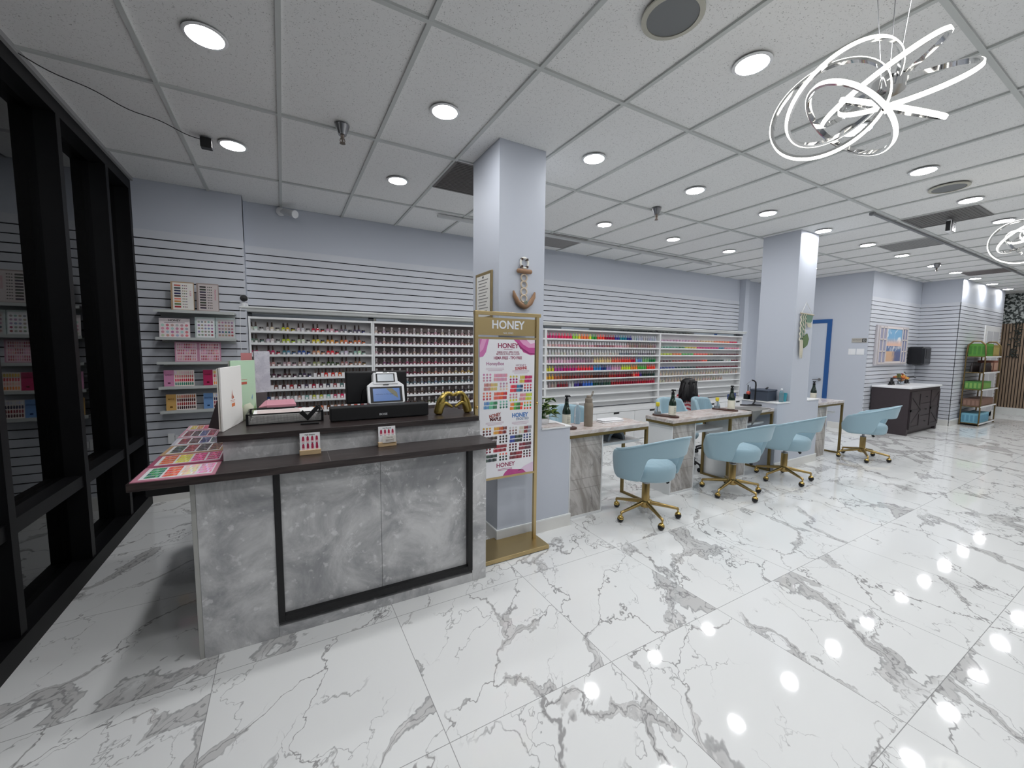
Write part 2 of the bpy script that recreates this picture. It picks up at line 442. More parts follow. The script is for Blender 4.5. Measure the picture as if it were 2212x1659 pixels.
# square columns with their low walls
M_colpaint = M_paint
b = MB(); b.bb(1.40, 1.80, 2.67, 3.13, 0, ZC+.02); b.bb(1.8, 2.09, 2.67, 3.13, 0, .858); b.bb(1.8, 2.10, 2.66, 3.14, .858, .87, 1)
struct(b.build('pillar_left', [M_paint, M_white]))
b = MB(); b.bb(5.62, 6.06, 2.68, 3.13, 0, ZC+.02); b.bb(5.34, 5.62, 2.68, 3.13, 0, .858); b.bb(6.06, 6.38, 2.68, 3.13, 0, .858)
b.bb(5.33, 5.62, 2.67, 3.14, .858, .87, 1); b.bb(6.06, 6.39, 2.67, 3.14, .858, .87, 1)
struct(b.build('pillar_right', [M_paint, M_white]))
# baseboards of veined tile with a white top bead
def bboard(name, segs, h=.105):
    mb = MB()
    for x0, x1, y0, y1 in segs:
        mb.bb(x0, x1, y0, y1, 0, h-.01, 0); mb.bb(x0, x1, y0, y1, h-.01, h, 1)
    return struct(mb.build(name, [pm('baseboard_tile', (222, 221, 217), .25, var=.06, bscale=6), M_trim]))
bboard('baseboard_left', [(XG, -.33, 4.945, 4.965)], .13)
bboard('baseboard_pillar_left', [(1.388, 2.105, 2.655, 2.668), (1.388, 1.4, 2.668, 3.13)])
bboard('baseboard_pillar_right', [(5.328, 6.395, 2.665, 2.678)])
bboard('baseboard_vanity', [(11.32, 11.99, 3.255, 3.276), (11.975, 11.995, 2.69, 3.255), (11.98, 15.2, 2.655, 2.676)], .12)
bboard('baseboard_door', [(9.53, 9.548, 3.3, 3.83)], .12)

# ------------------------------------------------------------------ CEILING: tiles in a T-bar grid
GX, GY = 0.0317, 1.9217
def nocell(x, y): return False
VENTS = {(2, 2.0): 0}
b = MB(); b.bb(-1.4, 16.3, -6.1, 5.3, ZC+.012, ZC+.06, 0)
i = -3
while GX+.6096*i < 16.3:
    x = GX+.6096*i
    if x > -1.3: b.bb(x-.012, x+.012, -6, 5.2, ZC, ZC+.014, 1)
    i += 1
for j in range(-7, 3):
    y = GY+1.2192*j; b.bb(-1.3, 16.2, y-.012, y+.012, ZC-.0005, ZC+.014, 1)
struct(b.build('ceiling', [M_ceil, M_tbar]))
b = MB(); b.bb(XG-.03, XG+.02, -6, 4.97, ZC-.018, ZC+.012); struct(b.build('trim_glass_head', pm('ceiling_edge', (150, 150, 150), .6)))
# crossbars at half length where the photo shows small tiles
# ------------------------------------------------------------------ GLASS FRONT
b = MB()
XO = XG-.15
mull = [-4.9, -4.05, -3.2, -2.35, -1.5, -.62, .22, 1.08, 1.93, 2.775, 3.615, 4.40]
for y in mull: b.bb(XO, XG, y-.028, y+.028, .10, 2.90)
b.bb(XO, XG, 4.91, 4.972, .10, 2.90)
b.bb(XO, XG+.0, -6, 4.972, 2.90, ZC-.016); b.bb(XO, XG+.01, -6, 4.972, 0, .10)
for y0, y1 in zip([-5.9]+mull, mull+[4.94]):
    b.bb(XO+.03, XG-.012, y0+.026, y1-.026, .59, .665)
win = struct(b.build('window_1', M_frame))
b = MB()
for y0, y1 in zip([-5.9]+mull, mull+[4.94]):
    b.bb(XO+.045, XO+.053, y0+.026, y1-.026, .10, .59); b.bb(XO+.045, XO+.053, y0+.026, y1-.026, .665, 2.90)
b.build('pane', M_glass, win)
b = MB(); b.bb(-1.42, -1.36, -6.1, 5.3, -.06, 0.0); struct(b.build('trim_outer_sill', M_frame))
# blind wand by the second mullion
o = thing('blind_wand', 'thin grey blind wand hanging down one black window mullion', 'wand', (XG-.04, 3.665, 1.98))
b = MB(); b.tube([(0, 0, 0), (0, 0, .80)], .007, 8); b.build('rod', pm('wand_grey', (140, 142, 146), .5), o, smooth=40)
b = MB(); b.tube([(-.01, 0, .80), (.012, 0, .815), (.012, 0, .85), (-.02, -.04, .85)], .006, 6); b.build('hook', M_black, o, smooth=40)
b = MB(); b.lathe([(.010, -.03), (.013, -.015), (.008, 0)], 10); b.build('end_cap', M_steel, o, smooth=40)

# ------------------------------------------------------------------ CEILING FITTINGS
def downlight(x, y, label, group):
    o = thing('recessed_downlight', label, 'ceiling light', (x, y, ZC), 0, group)
    return o
bt = MB(); bt.lathe([(.094, .0), (.092, -.0015), (.086, -.0035), (.078, -.004), (.078, -.001)], 28)
bl = MB(); bl.lathe([(1e-7, -.0085), (.03, -.008), (.06, -.0065), (.078, -.0035)], 28)
first = None
rows = [(3.775, [-.273, .948, 2.176, 3.405, 4.631, 5.882, 7.13, 8.35], 'row nearest the polish racks'),
        (2.555, [-.276, .945, 2.176, 3.408, 4.636, 5.874, 7.148, 8.366, 9.777, 10.92, 12.114, 13.349, 14.67], 'row above the pillars'),
        (1.331, [-.276, .95, 2.183, 3.416, 4.641, 5.904, 7.129, 8.35, 9.57, 10.8, 12.0, 13.3, 14.5], 'row along the open floor')]  # lamps at both ends lie out of view; leftmost added to brighten the left
rows += [(.11, [-.276, .948, 2.18, 4.64, 7.12, 9.56, 12.0, 14.5], 'added row behind the camera'), (-1.6, [.33, 2.18, 4.64, 7.12, 9.56, 12.0, 14.5], 'second added row behind camera'), (-3.8, [2.18, 5.9, 9.56, 13.3], 'last added row behind camera')]  # unseen lamps, added to brighten both sides of the room
for y, xs, nm in rows:
    for k, x in enumerate(xs):
        lab = 'round recessed ceiling downlight, %s from the glass front in the %s' % (nth(k), nm)
        if first is None:
            first = thing('recessed_downlight', lab, 'ceiling light', (x, y, ZC), 0, 'recessed ceiling downlights')
            bt.build('trim_ring', M_wplast, first, smooth=30); bl.build('lens', M_lens, first)
        else: dup(first, (x, y, ZC), 0, lab)
# round speakers
sp0 = thing('ceiling_speaker', 'large round grey ceiling speaker at the top edge near the pillar', 'speaker', (1.569, 1.334, ZC), 0, 'round ceiling speakers')
b = MB(); b.lathe([(.135, 0), (.135, -.008), (.112, -.010), (.112, -.003)], 36); b.build('rim', pm('speaker_rim', (186, 184, 172), .5), sp0, smooth=30)
b = MB(); b.lathe([(1e-7, -.006), (.112, -.006)], 36); b.build('grille', pm('speaker_grille', (120, 122, 124), .6, bump=.3, bscale=400), sp0)
dup(sp0, (5.289, 1.335, ZC), 0, 'round grey ceiling speaker farther off, beyond the large ring chandelier')
# sprinklers
s0 = thing('sprinkler_head', 'steel sprinkler head over the reception counter', 'sprinkler', (.40, 3.06, ZC), 0, 'ceiling sprinklers')
b = MB(); b.lathe([(.048, 0), (.044, -.012), (.030, -.05), (.026, -.062), (.022, -.062)], 18); b.build('cup', M_steel, s0, smooth=40)
b = MB(); b.lathe([(.012, -.05), (.012, -.085), (.006, -.092), (.006, -.105), (.012, -.11), (.019, -.114), (.019, -.117), (.004, -.12)], 12)
b.tube([(.012, 0, -.085), (.016, 0, -.10), (.006, 0, -.112)], .003, 6); b.tube([(-.012, 0, -.085), (-.016, 0, -.10), (-.006, 0, -.112)], .003, 6)
b.build('nozzle', pm('nozzle_bronze', (110, 100, 92), .35, .8), s0, smooth=40)
dup(s0, (3.489, 3.07, ZC), 0, 'steel sprinkler head on the ceiling between the two pillars')
dup(s0, (9.62, 2.48, ZC), 0, 'far sprinkler head on the ceiling near the vanity corner')
# grey return-air grilles filling ceiling tiles
def vent(x0, x1, y0, y1, label, rgb=(118, 116, 114)):
    o = thing('ceiling_vent', label, 'vent', ((x0+x1)/2, (y0+y1)/2, ZC), 0, 'grey ceiling vents')
    w2, d2 = (x1-x0)/2-.014, (y1-y0)/2-.014
    b = MB(); b.bb(-w2, w2, -d2, d2, .004, .0115); b.build('backing', pm('vent_grey_%d' % rgb[0], rgb, .6), o)
    b = MB()
    for t in (-1, 1): b.bb(-w2, w2, t*d2-.012, t*d2+.012, -.001, .006); b.bb(t*w2-.012, t*w2+.012, -d2, d2, -.001, .006)
    k = -d2+.03
    while k < d2-.02:
        b.bb(-w2+.02, w2-.02, k, k+.006, .001, .006); k += .028
    b.build('grille', pm('vent_slat_%d' % rgb[0], tuple(c+10 for c in rgb), .5), o)
    return o
vent(1.251, 1.86, 3.141, 3.751, 'dark grey square ceiling vent beside the near pillar', (92, 88, 86))
vent(3.08, 3.69, 4.40, 4.97, 'square ceiling vent over the middle rack, close to the wall', (150, 148, 146))
vent(6.128, 6.737, 1.331, 1.92, 'dark ceiling vent next to the white outlined wireless box', (104, 102, 101))
vent(7.347, 7.957, 1.935, 2.53, 'plain grey ceiling vent between two rows of downlights', (142, 142, 141))
vent(11.0, 11.61, 1.935, 2.53, 'distant grey ceiling vent above the alcove corner', (112, 104, 104))
# ceiling raceways
b = MB(); b.bb(5.55, 16.0, 1.955, 1.98, ZC-.016, ZC-.001); b.bb(5.52, 5.57, 1.945, 1.985, ZC-.028, ZC-.001)
tag(b.build('cable_raceway', pm('raceway_grey', (120, 122, 124), .4)), 'long dark cable raceway running along the ceiling toward the far wall', 'raceway')
b = MB(); b.bb(1.56, 6.45, 4.44, 4.475, ZC-.03, ZC-.001)
tag(b.build('cable_raceway', pm('raceway_white', (198, 200, 200), .4)), 'white cable raceway on the ceiling above the polish racks', 'raceway')
o = thing('wireless_router', 'white outlined rounded square wireless box on the ceiling by the dark vent', 'router', (6.50, 1.60, ZC-.02))
b = MB(); b.bb(-.07, .07, -.025, .025, -.14, 0); b.build('housing', M_wplast, o, bevel=.02, seg=3)
b = MB(); b.bb(-.076, -.07, -.018, .018, -.125, -.02); b.bb(-.06, .06, -.03, -.0251, -.13, -.012); b.build('dark_face', M_bplast, o)
b = MB(); b.bb(-.035, .035, -.033, -.0301, -.105, -.095); b.bb(-.035, .035, -.033, -.0301, -.05, -.04); b.bb(-.035, -.025, -.033, -.0301, -.1, -.045); b.bb(.025, .035, -.033, -.0301, -.1, -.045); b.build('light_ring', M_wplast, o)
# small camera with its cable on the ceiling
o = thing('ceiling_sensor', 'small dark box sensor on the ceiling with a trailing black cable', 'sensor', (-.43, 3.75, ZC))
b = MB(); b.bb(-.035, .035, -.03, .03, -.07, 0); b.build('housing', M_bplast, o, bevel=.006)
b = MB(); b.bb(.0351, .040, -.022, .022, -.06, -.008); b.build('glossy_front', M_chrome, o)
b = MB(); pts = []
for k in range(25):
    t = k/24; x = -.70*t - .03; y = -.62*t; pts.append((x, y, -.012-.008*math.sin(t*17)-.018*math.sin(PI*t)))
b.tube(pts, .0028, 6); b.build('cable', M_black, o, smooth=60)
# white bullet camera on the wall
o = thing('security_camera', 'white bullet camera on the wall under the ceiling above the first rack', 'camera', (.03, 5.15, 2.96))
b = MB(); b.lathe([(.045, 0), (.045, .02), (.03, .03)], 20, 0, T(0, -.005, 0, rx=PI/2)); b.build('mount', M_wplast, o, smooth=40)
b = MB(); MMc = T(.09, -.14, -.035, rz=-.9) @ T(ry=1.85)
b.lathe([(.03, -.10), (.036, -.09), (.036, .05), (.04, .055), (.04, .07), (.034, .07)], 20, 0, MMc); b.tube([(0, -.02, 0), (.03, -.09, -.02)], .014, 8); b.build('body', M_wplast, o, smooth=40)
b = MB(); b.lathe([(.034, .066), (1e-7, .068)], 20, 0, MMc); b.build('lens', M_bplast, o)

# ------------------------------------------------------------------ RING CHANDELIERS
def chandelier(label, loc):
    o = thing('ring_chandelier', label, 'chandelier', loc, 0, 'LED ring chandeliers')
    rings = [((1.4069, -1.227), (.7183, .1241, .6846), .2124), ((1.4769, -1.2864), (-.1078, -.8646, .4907), .218), ((1.5089, -1.1859), (.6352, -.702, -.3219), .2089),
             ((1.6545, -1.3536), (-.5015, -.863, .0605), .2304), ((1.7623, -1.3243), (-.4267, -.781, -.456), .2296), ((1.699, -1.2367), (-.145, .7737, .6168), .2002)]
    KC = .85
    hub = (RIGHT*.10 + DOWN*(-.024) + Vector((0, 0, .02)))*KC
    for c, n_, rad in rings:                 # ring centres relative to the middle of the fixture
        Cn = (RIGHT*(c[0]-1.585) + DOWN*(c[1]+1.27))*KC; rad *= KC
        nv = (RIGHT*n_[0]+DOWN*n_[1]+FWD*n_[2]).normalized()
        A = nv.cross(Vector((0, 0, 1))).normalized()*rad; B = nv.cross(A).normalized()*rad
        nrm = A.cross(B).normalized(); N = 96; hw, th_ = .0088, .009
        vb, fb, vl, fl = [], [], [], []
        for k in range(N):
            t = 2*PI*k/N; d = A*math.cos(t)+B*math.sin(t); r = d.length; e = d/r; p = Cn+d
            ring = [p+nrm*hw, p-nrm*hw, p-nrm*hw-e*th_, p+nrm*hw-e*th_]
            vb += [tuple(x) for x in ring]
            vl += [tuple(p+nrm*hw*.98), tuple(p+nrm*hw*.7+e*.0045), tuple(p-nrm*hw*.7+e*.0045), tuple(p-nrm*hw*.98)]
            k2 = (k+1) % N
            for i0, i1 in ((1, 2), (2, 3), (3, 0)): fb.append((k*4+i0, k*4+i1, k2*4+i1, k2*4+i0))
            for i0, i1 in ((0, 1), (1, 2), (2, 3)): fl.append((k*4+i0, k*4+i1, k2*4+i1, k2*4+i0))
        b = MB(); b.add(vb, fb); rb = b.build('ring', M_chrome, o, smooth=40)
        b = MB(); b.add(vl, fl); b.build('led_strip', M_led, rb, smooth=60)
    for dx, dy in ((.05, .02), (-.06, .05), (.0, -.06)):
        b = MB(); b.tube([hub+Vector((dx*.3, dy*.3, 0)), (hub.x+dx, hub.y+dy, ZC-loc[2]-.02)], .0016, 6); b.build('suspension_wire', M_steel, o)
    b = MB(); b.lathe([(.05, -.02), (.05, .02), (.012, .025)], 16, 0, Matrix.Translation(hub+Vector((0, 0, .015)))); b.build('hub', M_chrome, o, smooth=40)
    b = MB(); b.lathe([(.11, ZC-loc[2]), (.11, ZC-loc[2]-.025), (.1, ZC-loc[2]-.03)], 28, 0, T(hub.x, hub.y, 0)); b.build('canopy', M_chrome, o, smooth=40)
    return o
CH1 = Vector((0, 0, CAM_H)) + (RIGHT*1.585 + DOWN*(-1.27) + FWD*1.8)*.85
chan = chandelier('large chandelier of looping white LED rings hanging nearest, at upper right', tuple(CH1))
dup(chan, (5.44, .81, 2.47), 0, 'farther chandelier of LED rings cut by the right edge of the view')
# ------------------------------------------------------------------ RECEPTION COUNTER
A0 = -.016                                   # the counter stands slightly askew
ctr = thing('reception_counter', 'grey stone reception counter with dark wooden tops and black framed front', 'counter', (.37, 2.30, 0), A0)
MC = Matrix.Translation((-.37, -2.30, 0))    # the coordinates below are room coordinates before the turn
def cb(name, mat, boxes, bevel=0):
    mb = MB()
    for q in boxes: mb.bb(*q, 0, MC)
    return mb.build(name, mat, ctr, bevel=bevel)
cb('front_panel', M_stone, [(-.38, -.067, 2.30, 2.33, 0, .885), (1.02, 1.117, 2.30, 2.33, 0, .885), (-.067, .46, 2.325, 2.34, .055, .885), (.4612, 1.02, 2.325, 2.34, .055, .885), (-.067, 1.02, 2.30, 2.33, 0, .056)], .0015)
fr = cb('panel_frame', M_black, [(-.067, -.037, 2.292, 2.335, .078, .885), (.988, 1.02, 2.292, 2.335, .078, .885), (-.037, .988, 2.292, 2.335, .078, .112)], .002)
cb('side_panel', pm('panel_edge_grey', (168, 168, 164), .5), [(-.40, -.38, 2.302, 2.75, 0, .884)], .0015)
cb('end_panel', MATS['panel_edge_grey'], [(1.09, 1.112, 2.341, 2.85, 0, .884)], .0015)
cb('upper_panel', M_stone, [(-.288, 1.15, 2.475, 2.49, .92, 1.024)])
cb('back_wall_panel', M_stone, [(-.275, .06, 2.49, 3.70, .70, 1.024), (.06, 1.10, 2.87, 2.90, 0, 1.024)])
lg = cb('ledge', M_dwood, [(-.60, 1.158, 2.232, 2.49, .884, .92), (-.60, -.27, 2.49, 3.75, .884, .92)], .0015)
mb = MB(); mb.bb(.195, .197, 2.233, 2.474, .9195, .9203, 0, MC); mb.build('ledge_seam', pm('seam_grey', (110, 104, 102), .5), lg)
cb('counter_top', M_dwood, [(-.308, 1.132, 2.452, 2.92, 1.024, 1.0565), (-.308, .04, 2.92, 3.74, 1.024, 1.0565)], .0015)
for yy in (3.05, 2.42): cb('under_ledge_bracket', M_bplast, [(-.585, -.30, yy, yy+.03, .80, .884)])
cb('wing_panel', M_stone, [(-.28, -.255, 2.70, 3.72, 0, .884)])
cb('work_desk', M_dwood, [(.06, 1.09, 2.90, 3.20, .70, .735)])
cb('desk_end_panel', M_stone, [(1.06, 1.09, 2.90, 3.20, 0, .70)])

ZT, ZL = 1.0755, .9205
# --- printed boards
WHITE = lin(238, 238, 240)
def poly_print(mb, pts, z, M, col): mb.add([(x, y, z) for x, y in pts], [tuple(range(len(pts)))], 0, M, col)
def rect(mb, x, y, w, h, M, col, z=.0006): poly_print(mb, [(x-w/2, y-h/2), (x+w/2, y-h/2), (x+w/2, y+h/2), (x-w/2, y+h/2)], z, M, col)
def nail(mb, x, y, w, h, M, col, z=.0008):
    pts = [(x-w/2, y-h*.35), (x-w*.32, y-h/2), (x+w*.32, y-h/2), (x+w/2, y-h*.35), (x+w/2, y+h*.2), (x+w*.25, y+h/2), (x-w*.25, y+h/2), (x-w/2, y+h*.2)]
    poly_print(mb, pts, z, M, col)
def dot(mb, x, y, r, M, col, z=.0008, n=10): poly_print(mb, [(x+r*math.cos(2*PI*k/n), y+r*math.sin(2*PI*k/n)) for k in range(n)], z, M, col)
def jit(c, a=12):
    return lin(*[max(0, min(255, v+rnd.randint(-a, a))) for v in c])
def board(mb, w, h, M, col, t=.004):
    mb.bb(-w/2, w/2, -h/2, h/2, -t, 0, 0, M, col)
# six fanned colour cards on the left ledge
cards = [((-.59, 2.255), (-.59, 2.49), (-.295, 2.475), (-.292, 2.24), (196, 130, 148), [(48, 140, 96), (240, 96, 70), (242, 214, 180), (238, 150, 190)], 'white and pink colour card with greens and corals, nearest on the ledge'),
         ((-.588, 2.497), (-.592, 2.735), (-.315, 2.70), (-.29, 2.50), (170, 80, 110), [(236, 104, 52), (240, 216, 70), (224, 60, 130), (206, 40, 110)], 'bright colour card with orange, yellow and magenta swatches, second from the front'),
         ((-.592, 2.745), (-.588, 2.985), (-.335, 2.935), (-.318, 2.735), (196, 160, 120), [(44, 66, 52), (150, 36, 44), (60, 50, 50), (120, 70, 52)], 'tan edged colour card with dark red and green swatches, third from the front'),
         ((-.595, 2.99), (-.60, 3.22), (-.36, 3.17), (-.345, 2.955), (196, 200, 210), [(128, 24, 44), (70, 24, 36), (48, 62, 120), (96, 98, 110)], 'grey white colour card with burgundy and navy swatches, fourth from the front'),
         ((-.605, 3.23), (-.61, 3.49), (-.42, 3.44), (-.40, 3.185), (214, 160, 178), [(110, 26, 48), (60, 44, 46), (70, 84, 140), (150, 40, 70)], 'pink colour card with maroon swatches, fifth from the front on the ledge'),
         ((-.61, 3.50), (-.615, 3.70), (-.43, 3.685), (-.43, 3.465), (226, 176, 190), [(230, 200, 90), (226, 150, 90), (224, 80, 110), (240, 190, 196)], 'pale pink colour card with yellow and rose swatches, farthest on the ledge')]
for (a, b_, c_, d_, edge, cols, lab) in cards:
    o = thing('colour_card', lab, 'colour card', (a[0], a[1], ZL), 0, 'fanned colour cards on the left ledge')
    P0 = Vector((a[0], a[1])); ex = Vector((d_[0]-a[0], d_[1]-a[1])); ey = Vector((b_[0]-a[0], b_[1]-a[1]))
    def uv(u, v): q = ex*u+ey*v; return (q.x, q.y)
    tilt = .0
    mb = MB(); v = [uv(0, 0), uv(1, 0), uv(1, 1), uv(0, 1)]
    mb.add([(x, y, .0) for x, y in v]+[(x, y, .004) for x, y in v], [(3, 2, 1, 0), (4, 5, 6, 7), (0, 1, 5, 4), (1, 2, 6, 5), (2, 3, 7, 6), (3, 0, 4, 7)], 0, None, lin(*edge))
    mb.build('board', M_print, o)
    mb = MB()
    mb.add([uv(.07, .1)+(.0046,), uv(.95, .1)+(.0046,), uv(.95, .92)+(.0046,), uv(.07, .92)+(.0046,)], [(0, 1, 2, 3)], 0, None, lin(232, 230, 232))
    for i, cc in enumerate(cols):
        for r_ in range(4):
            for k in range(7):
                u0 = .12+i*.21+k*.026; v0 = .17+r_*.185
                kk = jit(cc, 22) if (r_+k) % 5 else jit(tuple(min(255, c+50) for c in cc), 20)
                mb.add([uv(u0, v0)+(.0052,), uv(u0+.0245, v0)+(.0052,), uv(u0+.0265, v0+.155)+(.0052,), uv(u0+.003, v0+.155)+(.0052,)], [(0, 1, 2, 3)], 0, None, kk)
    mb.build('swatches', M_print, o)
# dark leaning folder behind the cards
o = thing('leaning_folder', 'dark folder leaning against the tall white menu at the counter wing', 'folder', (-.40, 3.35, ZL+.02))
mb = MB(); mb.bb(-.06, .06, -.004, .004, 0, .19); o2 = mb.build('cover', pm('folder_dark', (58, 50, 52), .6), o); o2.rotation_euler = (-.12, .30, .15)
mb = MB(); mb.bb(.061, .066, -.006, .006, 0, .19); mb.build('edge_strip', pm('folder_edge', (130, 126, 128), .5), o2)
# nail shape cards in wooden holders
def nail_card(x, rot, lab, card=False):
    o = thing('nail_shape_card', lab, 'display card', (x, 2.436, ZL), A0, 'nail shape cards on the ledge')
    mb = MB(); mb.bb(-.053, .053, -.012, .016, 0, .026); mb.build('wooden_holder', pm('pale_wood', (206, 178, 138), .5, var=.08, bscale=40), o, bevel=.0015)
    Mb = T(0, .0005, .064, rx=PI/2-.10) @ Matrix.Scale(.86, 4)
    mb = MB(); board(mb, .116, .128, Mb, WHITE, .003); mb.build('board', M_print, o)
    mb = MB(); mb.text('Nail Shapes', .0125, Mb @ T(0, .052, .0008), 0, lin(50, 46, 50), .012)
    for r_ in range(2):
        if card and r_ == 1: continue
        for k in range(4):
            xx = -.039+k*.026; yy = .024-r_*.047
            nail(mb, xx, yy-.006, .017, .026, Mb, lin(238, 190, 196), .0006)
            nail(mb, xx, yy+.005, .013, .028+.004*(k*r_), Mb, lin(176, 40, 78), .001)
            rect(mb, xx, yy-.023, .016, .002, Mb, lin(120, 100, 110))
    mb.build('nail_pictures', M_print, o)
    if card:
        mb = MB(); mb.bb(-.030, .048, -.0175, -.0145, .024, .066); mb.build('business_card', pm('card_cream', (236, 232, 224), .5), o)
        mb = MB(); Mt = T(.012, -.0178, .054, rx=PI/2); mb.text('NAIL SPA', .009, Mt, 0, None, .01)
        for k in range(3): mb.bb(-.012, .036, -.0178, -.0175, .030+k*.006, .032+k*.006)
        mb.build('card_print', pm('card_ink', (110, 90, 80), .6), o)
nail_card(.112, 0, 'white nail shape card with eight painted nails in a wooden holder, left on ledge')
nail_card(.526, 0, 'white nail shape card half covered by a cream business card, right on ledge', True)
# tall menus on the top
def open_menu(name, lab, cat, p0, p1, h, rgb, extra=None):
    d = Vector((p1[0]-p0[0], p1[1]-p0[1])); L = d.length; rz = math.atan2(d.y, d.x)
    o = thing(name, lab, cat, (p0[0], p0[1], ZT), rz)
    mb = MB(); mb.bb(0, L, 0, .010, 0, h, 0, None, lin(*rgb)); mb.build('front_cover', M_matte, o, bevel=.002)
    mb = MB(); mb.bb(0, L*.95, .013, .018, .003, h-.004, 0, None, lin(226, 222, 214)); mb.build('pages', M_matte, o)
    return o, L
o, L = open_menu('service_menu', 'tall white service menu standing upright at the left end of counter top', 'menu', (-.277, 2.47), (-.215, 2.78), .325, (240, 238, 234))
mb = MB(); Mf = T(L*.5, -.0006, 0, rx=PI/2)
mb.add([(-.012, .15, 0), (-.004, .15, 0), (-.004, .19, 0), (0, .205, 0), (.0, .15, 0), (.03, .147, 0), (.02, .155, 0), (.008, .172, 0)], [(0, 1, 2), (4, 6, 7), (1, 3, 2)], 0, Mf, lin(196, 100, 70))
rect(mb, 0, .143, .07, .0022, Mf, lin(196, 110, 80), 0); rect(mb, 0, .136, .055, .0022, Mf, lin(206, 130, 100), 0)
rect(mb, .005, .118, .05, .018, Mf, lin(222, 126, 76), 0)
for k in range(4): mb.add([(-.02+k*.009, .155+.004*k, 0), (-.017+k*.009, .155, 0), (-.012+k*.006, .20-.006*k, 0)], [(0, 1, 2)], 0, Mf, lin(206, 120, 90))
mb.build('cover_print', M_matte, o)
o, L = open_menu('service_menu', 'tall pale green menu with grass and butterfly behind the white menu', 'menu', (-.285, 3.00), (-.165, 3.13), .345, (196, 228, 196))
mb = MB(); Mf = T(0, -.0006, 0, rx=PI/2)
rect(mb, L*.5, .20, .045, .016, Mf, lin(196, 100, 80), 0); rect(mb, L*.5, .222, .05, .003, Mf, lin(196, 120, 100), 0)
for k in range(40):
    x = .004+L*.96*k/40; hh = .03+.05*rnd.random()
    mb.add([(x, .002, 0), (x+.006, .002, 0), (x+.003+rnd.uniform(-.008, .008), hh, 0)], [(0, 1, 2)], 0, Mf, jit((140, 190, 80), 30))
dot(mb, L*.72, .03, .008, Mf, lin(216, 120, 60), .0004)
mb.add([(L*.80, .10, .0004), (L*.86, .13, .0004), (L*.82, .085, .0004), (L*.76, .125, .0004)], [(0, 1, 2), (0, 2, 3)], 0, Mf, lin(96, 150, 190))
mb.build('cover_print', M_matte, o)
# grey marbled tall brochure behind them
o = thing('marbled_brochure', 'tall grey marbled brochure holder standing behind the green menu', 'brochure', (-.20, 3.42, ZT), .55)
mb = MB(); mb.bb(-.10, .10, 0, .02, .0, .10); mb.build('stand', pm('holder_taupe', (96, 88, 88), .5), o)
mb = MB(); mb.bb(.02, .13, .0, .012, .10, .40); mb.build('panel', mat_stone('brochure_marble', lin(190, 190, 200), lin(216, 216, 222), lin(120, 120, 132), 4.0, .7), o)
o = thing('sample_packet', 'pink and yellow sample packet in a clear stand above the menus', 'packet', (-.24, 3.60, ZT), .1)
mb = MB(); mb.bb(-.035, .035, 0, .006, .315, .385, 0, None, lin(226, 150, 150)); mb.bb(-.035, .035, -.001, .006, .28, .315, 0, None, lin(216, 206, 110)); mb.build('card', M_matte, o)
mb = MB(); mb.bb(-.045, .045, .007, .010, 0, .33); mb.bb(-.045, .045, -.05, .05, 0, .003); mb.build('clear_stand', M_clear, o)
# letter tray with papers, check-mark stand
o = thing('letter_tray', 'black wire mesh letter tray holding papers on the counter top', 'tray', (-.19, 2.60, ZT), -.01)
mb = MB(); wdt, dep, hh = .385, .25, .062
for x0, x1, y0, y1, z0, z1 in [(0, wdt, 0, .006, hh-.006, hh), (0, wdt, dep-.006, dep, hh-.006, hh), (0, .006, 0, dep, hh-.006, hh), (wdt-.006, wdt, 0, dep, hh-.006, hh), (0, .012, 0, .012, 0, hh), (wdt-.012, wdt, 0, .012, 0, hh), (0, .012, dep-.012, dep, 0, hh), (wdt-.012, wdt, dep-.012, dep, 0, hh), (0, wdt, 0, .005, 0, .005), (0, wdt, 0, dep, 0.004, .006)]: mb.bb(x0, x1, y0, y1, z0, z1)
mb.build('rim_frame', M_black, o)
mb = MB()
for k in range(64): mb.bb(.006+k*.00585, .0085+k*.00585, .001, .003, .004, .05)
for k in range(9): mb.bb(.006, wdt-.006, .001, .003, .006+k*.006, .0085+k*.006)
mb.build('mesh_front', pm('tray_mesh_grey', (150, 148, 146), .5), o)
o = thing('paper_stack', 'stack of white printed papers lying in the black letter tray', 'papers', (-.18, 2.615, ZT+.007), 0)
for k in range(3):
    mb = MB(); mb.bb(.01+k*.006, .33+k*.008, .008, .22, k*.016, k*.016+.013, 0, None, lin(236, 234, 232))
    mb.bb(.04, .26, .03, .20, k*.016+.0131, k*.016+.0134, 0, None, lin(206, 190, 186)); ob = mb.build('sheets', M_matte, o); ob.rotation_euler = (0, 0, .015*k)
o = thing('check_mark_stand', 'black check mark shaped phone stand by the letter tray', 'stand', (.118, 2.522, ZT), -.05)
mb = MB(); mb.bb(-.046, .046, -.02, .02, 0, .006); mb.build('base', M_black, o)
mb = MB(); Mk = T(-.006, 0, .012)
mb.prism([(-.045, .052), (-.028, .068), (-.004, .040), (.044, .094), (.058, .080), (-.003, .008)], -.008, .008, 0, Mk @ T(rx=PI/2)); mb.build('check_arm', M_black, o)
# soundbar
o = thing('soundbar', 'long black soundbar with silver logo on the counter top', 'soundbar', (.515, 2.50, ZT), A0*.4)
mb = MB(); mb.bb(-.29, .29, .0, .085, .004, .084); mb.build('cabinet', pm('soundbar_cloth', (20, 20, 22), .7, bump=.4, bscale=900), o, bevel=.006)
mb = MB(); mb.text('BOSE', .017, T(.005, -.0012, .030, rx=PI/2) @ Matrix.Shear('XZ', 4, (0, 0)), 0, None, .03, 1.2); mb.build('logo', pm('logo_silver', (210, 212, 214), .3, .3), o)
